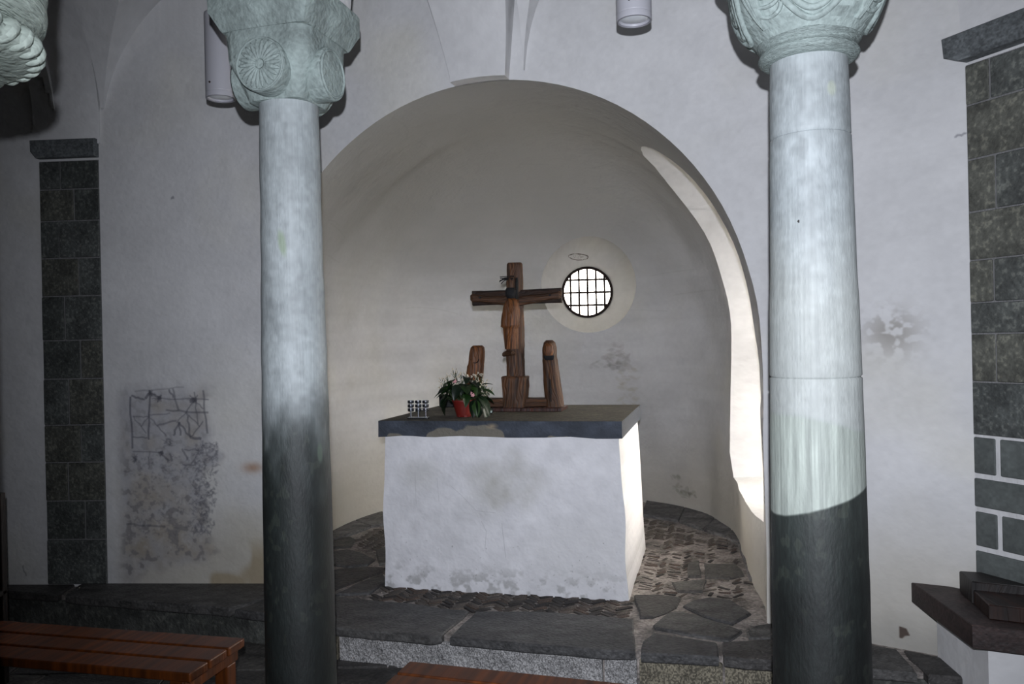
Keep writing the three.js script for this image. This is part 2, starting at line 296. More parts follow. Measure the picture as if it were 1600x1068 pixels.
M.leaf = [0x10250f, 0x16310f, 0x0b1c0e, 0x274018].map((color) => STD({ color, roughness: 0.42, side: THREE.DoubleSide }));
M.petal = STD({ color: 0xcdc4b2, roughness: 0.8, side: THREE.DoubleSide });
M.petalPink = STD({ color: 0xd9a2a6, roughness: 0.8, side: THREE.DoubleSide });
M.stem = STD({ color: 0x2a3c1a, roughness: 0.7 });
M.black = STD({ color: 0x0a0d0c, roughness: 0.6 });
M.lampWhite = STD({ color: 0xb4b4ba, roughness: 0.45 });
M.lampLens = STD({ color: 0xe2e6ea, roughness: 0.3 });
M.lampRing = STD({ color: 0x8c8c92, roughness: 0.4 });
M.pane = new THREE.MeshPhysicalMaterial({ color: 0xffffff, transmission: 1, thickness: 0, roughness: 0.02, ior: 1.45 });
M.glass = new THREE.MeshPhysicalMaterial({ color: 0xeaf2f4, transmission: 1, thickness: 0.004, roughness: 0.03, ior: 1.48 });
M.ground = STONE(brickTile, 3, { color: 0x8a8a70 });
M.masonry = STONE(ashlarTile, 1, { color: 0x888880 });

// ------------------------------------------------------------------ the masonry with the apse hollowed out of it
const MID = [-0.13, 4.568], U = [0.96, -0.28], N = [0.28, 0.96];                 // middle of the arch opening, along the wall, into the apse
const loc = (a, w) => [MID[0] + a * U[0] + w * N[0], MID[1] + a * U[1] + w * N[1]];
const YS = 1.46, HALF = 1.4685, RISE = 1.48;
const sampleAt = (tab, w) => { for (let i = 0; i < tab.length - 1; i++) if (w <= tab[i + 1][1]) { const t = clamp((w - tab[i][1]) / (tab[i + 1][1] - tab[i][1])); return lerp(tab[i][0], tab[i + 1][0], t); } return tab[tab.length - 1][0]; };
function apseVoid() {
  const R = [[HALF, -0.9], [HALF, 0], [1.465, 0.3], [1.43, 0.55], [1.37, 0.9]], Lf = [[-HALF, -0.9], [-HALF, 0], [-1.56, 0.35], [-1.66, 0.65], [-1.70, 0.9]];
  const ws = [-0.9, -0.6, -0.3, -0.12, 0, 0.12, 0.25, 0.38, 0.5, 0.62, 0.75, 0.9], cols = [];
  for (const w of ws) cols.push({ p: [sampleAt(R, w), w], t: [0, w] });
  const back = new THREE.CatmullRomCurve3([[1.37, 0.9], [1.34, 1.25], [1.30, 1.73], [1.19, 2.25], [0.95, 2.65], [0.51, 2.95], [0, 3.1], [-0.6, 3.0], [-1.15, 2.72], [-1.55, 2.35], [-1.72, 1.9], [-1.76, 1.34], [-1.70, 0.9]].map(([a, w]) => new THREE.Vector3(a, w, 0)));
  for (let i = 1; i < 60; i++) { const q = back.getPoint(i / 60); cols.push({ p: [q.x, q.y], t: [0, 0.9] }); }
  for (const w of [...ws].reverse()) cols.push({ p: [sampleAt(Lf, w), w], t: [0, w] });
  const rows = []; for (let k = 0; k <= 9; k++) rows.push({ y: lerp(-0.06, YS, k / 9), c: 1 });
  for (let k = 1; k <= 26; k++) { const f = (k / 26) * Math.PI / 2; rows.push({ y: YS + RISE * Math.sin(f), c: k === 26 ? 0 : Math.cos(f) }); }
  const pos = [], idx = [], nc = cols.length, nr = rows.length;
  for (const r of rows) cols.forEach((c, i) => {
    const lump = c.p[1] < -0.01 ? 0 : (vnoise(i * 0.35, r.y * 3.2, 71) - 0.5) * 0.028 + (vnoise(i * 0.11, r.y * 1.1, 73) - 0.5) * 0.04;
    const k = r.c * (1 + lump * (c.p[1] < 0.1 ? 0.4 : 1)), [X, d] = loc(c.t[0] + (c.p[0] - c.t[0]) * k, c.t[1] + (c.p[1] - c.t[1]) * k);
    pos.push(X, r.y, -d);
  });
  for (let r = 0; r < nr - 1; r++) for (let i = 0; i < nc - 1; i++) { const a = r * nc + i, b = a + 1, c = a + nc, d = c + 1; idx.push(a, b, d, a, d, c); }
  for (let r = 0; r < nr - 1; r++) { const a = r * nc, b = a + nc - 1, c = a + nc, d = c + nc - 1; idx.push(a, c, d, a, d, b); }     // front cap
  const base = THREE.ShapeUtils.triangulateShape(cols.map((c) => new THREE.Vector2(...loc(...c.p))), []);
  for (const t of base) idx.push(t[0], t[1], t[2]);
  let g = new THREE.BufferGeometry(); g.setAttribute('position', new THREE.Float32BufferAttribute(pos, 3)); g.setIndex(idx);
  g = mergeVertices(g, 1e-4);
  const keep = [], ix = g.index.array;
  for (let i = 0; i < ix.length; i += 3) if (ix[i] !== ix[i + 1] && ix[i + 1] !== ix[i + 2] && ix[i] !== ix[i + 2]) keep.push(ix[i], ix[i + 1], ix[i + 2]);
  g.setIndex(keep);
  return g;
}
function outward(g) {     // turn the shell so that its faces look outwards
  const p = g.attributes.position, ix = g.index.array, T = ix.length / 3, edges = new Map(), seen = new Uint8Array(T);
  for (let t = 0; t < T; t++) for (let e = 0; e < 3; e++) { const u = ix[t * 3 + e], v = ix[t * 3 + (e + 1) % 3], k = u < v ? u + '_' + v : v + '_' + u; if (!edges.has(k)) edges.set(k, []); edges.get(k).push(t); }
  for (let s0 = 0; s0 < T; s0++) {          // first make neighbours agree
    if (seen[s0]) continue; seen[s0] = 1; const todo = [s0];
    while (todo.length) {
      const t = todo.pop();
      for (let e = 0; e < 3; e++) {
        const u = ix[t * 3 + e], v = ix[t * 3 + (e + 1) % 3];
        for (const n of edges.get(u < v ? u + '_' + v : v + '_' + u)) {
          if (seen[n]) continue; seen[n] = 1; todo.push(n);
          for (let f = 0; f < 3; f++) if (ix[n * 3 + f] === u && ix[n * 3 + (f + 1) % 3] === v) { const q = ix[n * 3 + 1]; ix[n * 3 + 1] = ix[n * 3 + 2]; ix[n * 3 + 2] = q; break; }
        }
      }
    }
  }
  let bad = 0; edges.forEach((l) => { if (l.length !== 2) bad++; }); if (bad) console.log('open or doubled edges:', bad);
  let vol = 0; const a = new THREE.Vector3(), b = new THREE.Vector3(), c = new THREE.Vector3();
  for (let i = 0; i < ix.length; i += 3) { a.fromBufferAttribute(p, ix[i]); b.fromBufferAttribute(p, ix[i + 1]); c.fromBufferAttribute(p, ix[i + 2]); vol += a.dot(b.cross(c)); }
  if (vol < 0) for (let i = 0; i < ix.length; i += 3) { const t = ix[i + 1]; ix[i + 1] = ix[i + 2]; ix[i + 2] = t; }
  return g;
}
const zeroUV = (g) => { g.setAttribute('uv', new THREE.Float32BufferAttribute(new Float32Array(g.attributes.position.count * 2), 2)); return g; };
function archPrism(sections) {   // [X, dNear, dFar, ySill, ySpring] -> closed prism with a round head, running along X
  const pos = [], idx = [], n = 22, m = n + 3;
  for (const [X, d0, d1, y0, ys, yt] of sections) {
    const c = (d0 + d1) / 2, r = (d1 - d0) / 2; pos.push(X, y0, -d0);
    for (let k = 0; k <= n; k++) { const f = (k / n) * Math.PI; pos.push(X, ys + (yt - ys) * Math.sin(f), -(c - r * Math.cos(f))); }
    pos.push(X, y0, -d1);
  }
  for (let s = 0; s < sections.length - 1; s++) for (let k = 0; k < m; k++) { const a = s * m + k, b = s * m + (k + 1) % m, c = a + m, d = b + m; idx.push(a, b, d, a, d, c); }
  for (const s of [0, sections.length - 1]) for (let k = 1; k < m - 1; k++) s ? idx.push(s * m, s * m + k, s * m + k + 1) : idx.push(0, k + 1, k);
  const g = new THREE.BufferGeometry(); g.setAttribute('position', new THREE.Float32BufferAttribute(pos, 3)); g.setIndex(idx);
  return g;
}
const ready = (g, crease) => zeroUV(toCreasedNormals(outward(g), crease));
// plan of the wall: front line from far left round the arch to the pilaster on the right, then the outer face
const rightBend = new THREE.CatmullRomCurve3([[1.28, 4.157], [1.47, 4.0], [1.665, 3.862], [1.87, 3.72], [2.05, 3.58]].map(([x, d]) => new THREE.Vector3(x, d, 0))).getPoints(14).slice(1).map((p) => [p.x, p.y]);
const wallPlan = [[-4.3, 5.16], [-3.23, 5.1], [-2.58, 5.06], [-1.54, 4.98], [1.28, 4.157], ...rightBend, [2.24, 3.17], [2.47, 2.67], [2.9, 1.6], [3.1, 0], [3.1, -4.2], [3.9, -4.2], [3.9, 2.2], [2.75, 4.3], [2.62, 5.0], [2.6, 6.5], [1.8, 8.3], [0.5, 8.6], [-1, 8.5], [-2.5, 7.5], [-2.6, 5.9], [-4.3, 5.9]];
const blockGeo = raised(wallPlan, -0.3, 4.5).deleteAttribute('normal');
const evaluator = new Evaluator(); evaluator.useGroups = true; evaluator.attributes = ['position', 'normal', 'uv'];
const brush = (g, m) => { const b = new Brush(g, m); b.updateMatrixWorld(true); return b; };
const cut = (a, b) => evaluator.evaluate(a, b, SUBTRACTION);
const voidGeo = ready(apseVoid(), 0.6);
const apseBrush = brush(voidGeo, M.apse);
const NICHE = [[0.25, 4.32, 6.08, 0.43, 1.86, 2.72], [1.6, 4.51, 5.93, 0.43, 1.84, 2.64], [2.06, 4.74, 5.70, 0.47, 1.8, 2.4], [2.14, 4.74, 5.70, 0.47, 1.8, 2.4], [2.95, 4.3, 6.2, 0.2, 2.0, 2.9]];
const nicheGeo = ready(archPrism(NICHE), 0.6);
const OC = V3(0.712, 7.53, 1.934);
const oculusGeo = (() => {
  const prof = [[0, -1.7], [0.44, -1.7], [0.435, -0.3], [0.425, -0.12], [0.41, -0.02], [0.388, 0.08], [0.35, 0.18], [0.305, 0.275], [0.27, 0.345], [0.252, 0.4], [0.252, 0.47], [0.75, 1.7], [0, 1.7]];
  let g = mergeVertices(new THREE.LatheGeometry(prof.map(([r, t]) => new THREE.Vector2(r, t)), 56).deleteAttribute('uv').deleteAttribute('normal'), 1e-4);
  const keep = [], ix = g.index.array; for (let i = 0; i < ix.length; i += 3) if (ix[i] !== ix[i + 1] && ix[i + 1] !== ix[i + 2] && ix[i] !== ix[i + 2]) keep.push(ix[i], ix[i + 1], ix[i + 2]);
  g.setIndex(keep); g.rotateX(-Math.PI / 2); g.rotateY(-Math.atan2(0.712, 7.53)); g.translate(OC.x, OC.y, OC.z);
  return ready(g, 0.6);
})();
let masonry = brush(zeroUV(toCreasedNormals(blockGeo, 0.45)), M.front);
masonry = cut(masonry, brush(nicheGeo, M.reveal));
masonry = cut(masonry, brush(oculusGeo, M.oculus));
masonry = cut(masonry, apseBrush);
{
  let g = masonry.geometry; const mats = masonry.material, p0 = g.attributes.position;
  if (g.index) { const gr = g.groups.map((q) => ({ ...q })); g = g.toNonIndexed(); g.clearGroups(); gr.forEach((q) => g.addGroup(q.start, q.count, q.materialIndex)); }
  const p = g.attributes.position, nm = g.attributes.normal, uv = new Float32Array(p.count * 2);
  for (const gr of g.groups) for (let i = gr.start; i < gr.start + gr.count; i++) {
    const m = mats[gr.materialIndex], x = p.getX(i), y = p.getY(i), d = -p.getZ(i);
    if (m === M.front) { uv[2 * i] = x; uv[2 * i + 1] = y; }
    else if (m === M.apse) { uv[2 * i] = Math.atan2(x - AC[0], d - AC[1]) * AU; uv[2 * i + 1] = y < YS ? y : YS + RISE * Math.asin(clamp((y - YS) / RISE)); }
    else if (m === M.oculus) { uv[2 * i] = x; uv[2 * i + 1] = y; }
    else { uv[2 * i] = Math.abs(nm.getY(i)) > 0.6 ? d : x + d * 0.7; uv[2 * i + 1] = Math.abs(nm.getY(i)) > 0.6 ? x : y; }
  }
  g.setAttribute('uv', new THREE.BufferAttribute(uv, 2));
  g.setAttribute('uv1', metreUV(g.clone()).attributes.uv);
  struct('wall_apse', g, mats, 'white plastered wall with a round-arched apse hollowed out of it');
}
// windows
{
  const w = structGroup('window_1', 'round window with an iron grille in the apse wall');
  const c = new THREE.Group(); const turn = -Math.atan2(0.712, 7.53);
  w.position.copy(OC).add(new THREE.Vector3(Math.sin(-turn), 0, -Math.cos(turn)).multiplyScalar(0.41)); w.rotation.y = turn;
  part('window_frame', new THREE.TorusGeometry(0.24, 0.014, 8, 64), M.iron, w);
  for (let k = -2; k <= 2; k++) { const x = k * 0.083, h = Math.sqrt(0.243 ** 2 - x * x); part('bar', new THREE.CylinderGeometry(0.01, 0.01, h * 2, 8).translate(x + 0.004, 0, 0.004), M.iron, w); }
  for (const y of [0.123, -0.002, -0.127]) { const h = Math.sqrt(0.243 ** 2 - y * y); part('bar', new THREE.CylinderGeometry(0.01, 0.01, h * 2, 8).rotateZ(Math.PI / 2).translate(0, y, -0.004), M.iron, w); }
  part('pane', new THREE.CylinderGeometry(0.248, 0.248, 0.004, 48).rotateX(Math.PI / 2).translate(0, 0, -0.03), M.pane, w);
  const n = structGroup('window_2', 'arched window in the deep splayed niche on the right of the apse');
  const [, d0, d1, y0, ys, yt] = NICHE[2], sh = new THREE.Shape(), r = (d1 - d0) / 2;
  sh.moveTo(-r, y0); sh.lineTo(r, y0); sh.lineTo(r, ys); sh.absellipse(0, ys, r, yt - ys, 0, Math.PI, false); sh.lineTo(-r, y0);
  const hole = new THREE.Path(); const q = r - 0.03; hole.moveTo(-q, y0 + 0.03); hole.lineTo(q, y0 + 0.03); hole.lineTo(q, ys); hole.absellipse(0, ys, q, yt - ys - 0.03, 0, Math.PI, false); hole.lineTo(-q, y0 + 0.03);
  const paneShape = sh.clone(); sh.holes.push(hole);
  n.position.set(2.12, 0, -(d0 + d1) / 2); n.rotation.y = -Math.PI / 2;
  part('window_frame', new THREE.ExtrudeGeometry(sh, { depth: 0.04, bevelEnabled: false, curveSegments: 24 }), M.iron, n);
  part('pane', new THREE.ExtrudeGeometry(paneShape, { depth: 0.004, bevelEnabled: false, curveSegments: 24 }).translate(0, 0, 0.018), M.pane, n);
}
// ------------------------------------------------------------------ the rest of the room
struct('wall_left', new THREE.BoxGeometry(0.5, 4.5, 10.2).translate(-4.5, 1.95, -0.8), M.masonry);
struct('wall_back', new THREE.BoxGeometry(8.4, 4.5, 0.5).translate(-0.4, 1.95, 4.4), M.masonry);
struct('ceiling', new THREE.BoxGeometry(9, 0.3, 14).translate(-0.2, 4.28, -2.2), M.plaster);
struct('ground', new THREE.CylinderGeometry(40, 40, 0.2, 48).translate(0, -0.55, -5), M.ground);
// vault webs: half-barrels springing over each bay, and the ribs between them
function groinBay(o, turn, ys, R, depth) {   // underside of a groin vault: half-barrel off the wall crossed by a half-barrel along it; solid above
  const n = 36, m = Math.round(n * depth / (2 * R)), pos = [], idx = [], al = [Math.cos(turn), Math.sin(turn)], out = [Math.sin(turn), -Math.cos(turn)];
  const W = n + 1, H = m + 1;
  for (const top of [0, 1]) for (let j = 0; j <= m; j++) for (let i = 0; i <= n; i++) {
    const A = (i / n) * Math.PI, x = -R * Math.cos(A), p = -0.03 + (j === 0 ? 0 : 0.03 + R * (1 - Math.cos(((j - 1) / n) * Math.PI))), B = j < 2 ? 0 : ((j - 1) / n) * Math.PI;
    pos.push(o[0] + al[0] * x + out[0] * p, top ? 4.14 : Math.max(2.97, ys + R * Math.max(Math.sin(A), Math.sin(B))), -(o[1] + al[1] * x + out[1] * p));
  }
  for (const t of [0, 1]) for (let j = 0; j < m; j++) for (let i = 0; i < n; i++) { const a = t * W * H + j * W + i, b = a + 1, c = a + W, d = c + 1; t ? idx.push(a, b, d, a, d, c) : idx.push(a, d, b, a, c, d); }
  const side = (a, b) => { const c = a + W * H, d = b + W * H; idx.push(a, b, d, a, d, c); };
  for (let i = 0; i < n; i++) { side(i, i + 1); side(m * W + i + 1, m * W + i); }
  for (let j = 0; j < m; j++) { side((j + 1) * W, j * W); side(j * W + n, (j + 1) * W + n); }
  const g = new THREE.BufferGeometry(); g.setAttribute('position', new THREE.Float32BufferAttribute(pos, 3)); g.setIndex(idx);
  return metreUV(toCreasedNormals(outward(g), 0.35));
}
struct('ceiling_vault', groinBay([-1.44, 4.99], -0.06, 2.79, 1.1, 2.2), M.plaster);
struct('ceiling_vault_001', groinBay([1.11, 4.05], -0.4, 2.92, 1.1, 1.7), M.plaster);
struct('ceiling_vault_002', groinBay([-3.93, 5.13], -0.06, 2.79, 1.1, 2.2), M.plaster);
function rib(o, along, out, aL, aR, p, y0, y1) {
  const pos = [], idx = [], n = 26;
  for (let k = 0; k <= n; k++) { const y = lerp(y0, y1, k / n), f = p(y); for (const [a, q] of [[aL(y), -0.02], [aR(y), -0.02], [aR(y), f], [aL(y), f]]) pos.push(o[0] + along[0] * a + out[0] * q, y, -(o[1] + along[1] * a + out[1] * q)); }
  for (let k = 0; k < n; k++) for (let j = 0; j < 4; j++) { const a = k * 4 + j, b = k * 4 + (j + 1) % 4, c = a + 4, d = b + 4; idx.push(a, b, d, a, d, c); }
  idx.push(0, 2, 1, 0, 3, 2); const t = n * 4; idx.push(t, t + 1, t + 2, t, t + 2, t + 3);
  const g = new THREE.BufferGeometry(); g.setAttribute('position', new THREE.Float32BufferAttribute(pos, 3)); g.setIndex(idx);
  return ready(g, 0.4);
}
const spring = (y, ys, R) => R - Math.sqrt(Math.max(0, R * R - Math.max(0, y - ys) ** 2));
{
  evaluator.useGroups = false;
  const g = rib(MID, U, [-N[0], -N[1]], (y) => -0.168 - 0.2 * Math.max(0, y - 2.94), (y) => 0.152 + 0.1 * Math.max(0, y - 2.94), (y) => 0.08 + spring(y, 2.86, 1.18), 2.7, 3.98);
  const r = cut(brush(g, M.plaster), apseBrush);
  struct('vault_rib', metreUV(r.geometry), M.plaster);
}
struct('vault_rib_001', metreUV(rib([-2.95, 5.08], [0.998, -0.06], [-0.06, -0.998], () => -0.03, () => 0.4, (y) => 0.012 + spring(y, 2.86, 1.18), 2.76, 3.98)), M.plaster);
struct('vault_rib_002', metreUV(rib([2.04, 3.6], [0.42, -0.907], [-0.907, -0.42], () => -0.02, () => 0.42, (y) => 0.012 + spring(y, 2.86, 1.18), 2.78, 3.98)), M.plaster);

// ------------------------------------------------------------------ floors and step
const NAVE = -0.185;
{
  const f = structGroup('floor', 'dark stone slab floor of the crypt in front of the step');
  part('bedding', raised([[-4.4, 5.3], [3.2, 5.3], [3.2, -4.3], [-4.4, -4.3]], NAVE - 0.15, 0.138), M.mortar, f);
  const r = rng(41); let z = 4.62, row = 0;
  while (z > 2.0) {
    const h = 0.38 + r() * 0.14; let x = -3.3 - (row % 2) * 0.3;
    while (x < 2.3) { const w = 0.5 + r() * 0.35; part('paving_slab', raised(roughEdges([[x, z], [x + w - 0.014, z], [x + w - 0.014, z - h + 0.014], [x, z - h + 0.014]], 0.14, 0.012, r), NAVE - 0.05, 0.05 + (r() - 0.5) * 0.006, 0.006), M.slates[(row + Math.floor(r() * 4)) % 4], f); x += w; }
    z -= h; row++;
  }
}
const stepEdge = [[-3.7, 5.08], [-3.15, 4.97], [-2.72, 4.84], [-1.74, 4.57], [-1.37, 4.44], [-0.95, 4.2], [-0.44, 4.05], [0.4, 3.82], [0.56, 3.77], [0.94, 3.69], [1.2, 3.62], [2.1, 3.36]];
const inset = (q) => stepEdge.map(([x, d]) => [x + 0.03 * q, d + q]);
const apseFloor = structGroup('floor_apse', 'raised apse floor of dark flagstones and herringbone bricks');
part('bedding', raised([...inset(0.05), [2.3, 5], [2.2, 7.4], [0, 8], [-2.2, 7.4], [-2.2, 5.4], [-3.7, 5.4]], -0.25, 0.235), M.mortar, apseFloor);
{
  const step = structGroup('step', 'rough stone step rising from the nave floor to the apse');
  const r = rng(77), mats = [M.graniteDull, M.graniteDull, M.graniteDull, M.graniteOchre, M.granite, M.granite, M.granite, M.granite, M.graniteOchre, M.graniteOchre, M.graniteDull];
  const runs = [[0, 1, 2], [2, 3], [3, 4], [4, 5], [5, 6, 7], [7, 8], [8, 9], [9, 10], [10, 11]], mm = [M.graniteDull, M.graniteDull, M.graniteDull, M.graniteOchre, M.granite, M.granite, M.graniteOchre, M.graniteOchre, M.graniteDull];
  runs.forEach((ids, k) => {
    const front = ids.map((i) => [stepEdge[i][0] + 0.008, stepEdge[i][1] + 0.028]); front[front.length - 1][0] -= 0.012;
    const backs = [...front].reverse().map(([x, d]) => [x + 0.05, d + 0.17]);
    part('riser_stone', raised(roughEdges([...front, ...backs], 0.09, 0.012, r), NAVE - 0.02, 0.16 + (r() - 0.5) * 0.006, 0.007), mm[k], step);
  });
}
const SLABS = [
  [[[-3.7, 5.2], [-2.79, 5.14], [-2.77, 4.86], [-3.15, 4.96], [-3.7, 5.07]], 2], [[[-2.74, 5.12], [-1.53, 5.02], [-1.46, 4.72], [-1.62, 4.53], [-1.74, 4.56], [-2.72, 4.84]], 0], [[[-1.42, 4.95], [-1.12, 4.79], [-1.09, 4.73], [-0.975, 4.22], [-1.37, 4.43], [-1.59, 4.51], [-1.43, 4.71]], 1],
  [[[-1.07, 4.73], [-0.85, 4.65], [-0.63, 4.57], [-0.43, 4.48], [-0.27, 4.41], [-0.38, 4.05], [-0.44, 4.04], [-0.95, 4.19]], 0], [[[-0.23, 4.41], [0.05, 4.39], [0.31, 4.33], [0.6, 4.24], [0.545, 3.79], [0.4, 3.81], [-0.345, 4.03]], 1],
  [[[0.67, 4.62], [0.81, 4.62], [0.92, 4.56], [0.87, 4.4], [0.72, 4.25], [0.64, 4.25]], 2], [[[0.9, 4.42], [0.98, 4.5], [1.09, 4.56], [1.19, 4.5], [1.24, 4.27], [1.09, 4.13], [0.98, 4.25]], 1], [[[0.69, 4.13], [0.81, 4.31], [0.88, 4.32], [1.06, 4.1], [1.12, 4.02], [1.02, 3.9], [0.87, 3.97], [0.69, 4.08]], 0],
  [[[0.6, 3.92], [0.67, 4.02], [0.85, 3.93], [0.955, 3.87], [0.915, 3.69], [0.57, 3.765]], 1], [[[0.98, 3.87], [1.21, 3.89], [1.27, 3.88], [1.22, 3.61], [0.94, 3.685]], 2], [[[1.14, 4.02], [1.2, 4.09], [1.3, 4.12], [1.24, 3.92], [1.12, 3.93]], 0],
  [[[1.3, 3.95], [1.6, 3.85], [1.75, 3.75], [1.72, 3.47], [1.25, 3.6]], 0], [[[1.78, 3.74], [2.1, 3.5], [2.05, 3.38], [1.75, 3.46]], 2],
  [[[1.22, 5.24], [1.42, 5.21], [1.4, 4.97], [1.3, 4.91], [1.15, 4.94]], 3], [[[0.93, 4.85], [1.14, 4.89], [1.07, 4.67], [0.93, 4.68]], 3], [[[1.11, 5.25], [1.2, 5.3], [1.13, 4.96], [1.05, 4.96]], 3],
  [[[-1.3, 5.74], [-1.22, 5.8], [-1.07, 5.67], [-0.97, 5.51], [-1.0, 5.38], [-1.12, 5.35], [-1.25, 5.42]], 0], [[[-1.07, 4.76], [-1.0, 4.94], [-0.86, 5.17], [-0.81, 5.0], [-0.87, 4.76]], 1], [[[-1.24, 5.25], [-1.17, 5.31], [-0.93, 5.33], [-0.87, 5.31], [-0.86, 5.22], [-1.04, 4.96], [-1.12, 4.82]], 2],
  [[[-1.0, 5.76], [-0.93, 5.86], [-0.87, 5.41], [-0.92, 5.38]], 3], [[[-1.43, 6.05], [-1.28, 6.2], [-1.2, 6.1], [-1.21, 5.88], [-1.38, 5.86]], 3], [[[-1.5, 5.8], [-1.34, 5.8], [-1.29, 5.4], [-1.27, 5.2], [-1.16, 4.85], [-1.48, 5.02]], 1],
  [[[-0.55, 6.6], [0.2, 6.5], [0.15, 7.1], [-0.5, 7.2]], 2], [[[0.25, 6.45], [0.85, 6.3], [0.9, 6.95], [0.22, 7.1]], 0],
];
{
  const r = rng(91);
  SLABS.forEach(([pts, k], i) => part('flagstone', raised(roughEdges(pts, 0.1, 0.014, r), -0.05, 0.05 + (r() - 0.5) * 0.008, 0.007), M.slates[k], apseFloor));
  const CO = [[1.18, 7.28], [1.47, 6.99], [1.66, 6.62], [1.7, 6.25], [1.67, 5.8], [1.55, 5.2], [1.46, 4.8]], CI = [[1.05, 6.72], [1.3, 6.45], [1.43, 6.15], [1.54, 5.93], [1.565, 5.7], [1.48, 5.26], [1.4, 4.86]];
  for (let i = 0; i < 6; i++) part('kerb_stone', raised(roughEdges([CI[i], CO[i], CO[i + 1], CI[i + 1]].map(([x, d], q) => [x, d + (q < 2 ? -0.004 : 0.004)]), 0.12, 0.006, r), -0.05, 0.058, 0.006), M.curb, apseFloor);
  const LO = [[-1.68, 5.9], [-1.5, 6.35], [-1.36, 6.75], [-1.18, 7.1]], LI = [[-1.45, 5.92], [-1.3, 6.22], [-1.17, 6.5], [-1.02, 6.62]];
  for (let i = 0; i < 3; i++) part('kerb_stone', raised(roughEdges([LO[i], LI[i], LI[i + 1], LO[i + 1]].map(([x, d], q) => [x, d + (q < 2 ? 0.004 : -0.004)]), 0.12, 0.006, r), -0.05, 0.058, 0.006), M.curb, apseFloor);
  // herringbone bricks set on edge, between altar and border and beside the altar
  const zones = [[[-0.84, 4.68], [-0.43, 4.5], [-0.26, 4.43], [0.05, 4.41], [0.62, 4.255], [0.64, 4.55], [-0.78, 4.92]], [[0.63, 4.64], [0.93, 4.6], [1.1, 4.58], [1.24, 4.5], [1.4, 4.84], [1.47, 5.26], [1.55, 5.72], [1.42, 6.12], [1.03, 6.66], [0.9, 5.75], [0.64, 4.62]], [[-1.22, 5.95], [-1.0, 5.78], [-0.86, 5.2], [-0.6, 6.2], [-1.0, 6.6], [-1.16, 6.4]]];
  const geos = [0, 1, 2].map((k) => metreUV(new THREE.BoxGeometry(0.102 - k * 0.012, 0.04, 0.02 + k * 0.003)));
  const th = -0.246, ct = Math.cos(th), st = Math.sin(th), list = [];
  for (let c = -20; c < 30; c++) for (let k = -24; k < 110; k++) {
    const lx = c * 0.076 + (r() - 0.5) * 0.006, lz = -k * 0.042 + (r() - 0.5) * 0.008, X = -0.1 + lx * ct + lz * st, d = 4.5 - (-lx * st + lz * ct);
    if (!zones.some((z) => inside(z, X, d)) || SLABS.some(([p]) => inside(p, X, d))) continue;
    if (X > 0.64 && r() < 0.2 + 0.45 * sstep(0.45, 0.6, fbm(X * 5, d * 5, 2, 99))) continue;
    list.push([X, d, th + (c % 2 ? 0.72 : -0.72) + (r() - 0.5) * 0.16 + (X > 0.64 ? 0.3 + (r() - 0.5) * 0.7 : 0), r()]);
  }
  list.sort((a, b) => a[1] - b[1]);
  const rest = [];
  list.forEach(([X, d, a, q], i) => {
    const g = geos[Math.floor(q * 3)], y = -0.0295 + (hash2(i, 3, 7) - 0.5) * 0.008;
    if (i < 300) { const b = part('brick', g, M.bricks[Math.floor(hash2(i, 5, 9) * 5)], apseFloor); b.position.set(X, y - (X > 0.64 ? 0.003 : 0), -d); if (X > 0.64) b.scale.set(0.85, 1, 0.75); b.rotation.set((hash2(i, 1, 2) - 0.5) * 0.15, a, (hash2(i, 4, 4) - 0.5) * 0.1); }
    else rest.push(g.clone().scale(0.85, 1, 0.75).rotateY(a).translate(X, y, -d));
  });
  if (rest.length) part('bricks', merge(rest), M.bricks[2], apseFloor).userData.kind = 'stuff';
}

// ------------------------------------------------------------------ pilasters
function stones(root, w, courses, joints, depth, mats, r, gap = () => 0.004) {     // courses: joint heights from the top down; joints: where the upright joint falls (0..1)
  for (let i = 0; i < courses.length - 1; i++) {
    const e = gap(i), y1 = courses[i] - e, y0 = courses[i + 1] + e, cuts = [0, ...(joints[i] || []), 1];
    for (let k = 0; k < cuts.length - 1; k++) {
      const x0 = cuts[k] * w + (k ? e : 0), x1 = cuts[k + 1] * w - (k < cuts.length - 2 ? e : 0), m = mats(i, k);
      const g = new RoundedBoxGeometry(x1 - x0, y1 - y0, depth, 1, 0.006).translate((x0 + x1) / 2 + (r() - 0.5) * 0.004, (y0 + y1) / 2, -depth / 2 + 0.014 + (r() - 0.5) * 0.005);
      part('stone', metreUV(g.translate(i * 0.31, 0, 0)).translate(-i * 0.31, 0, 0), m, root);
    }
  }
}
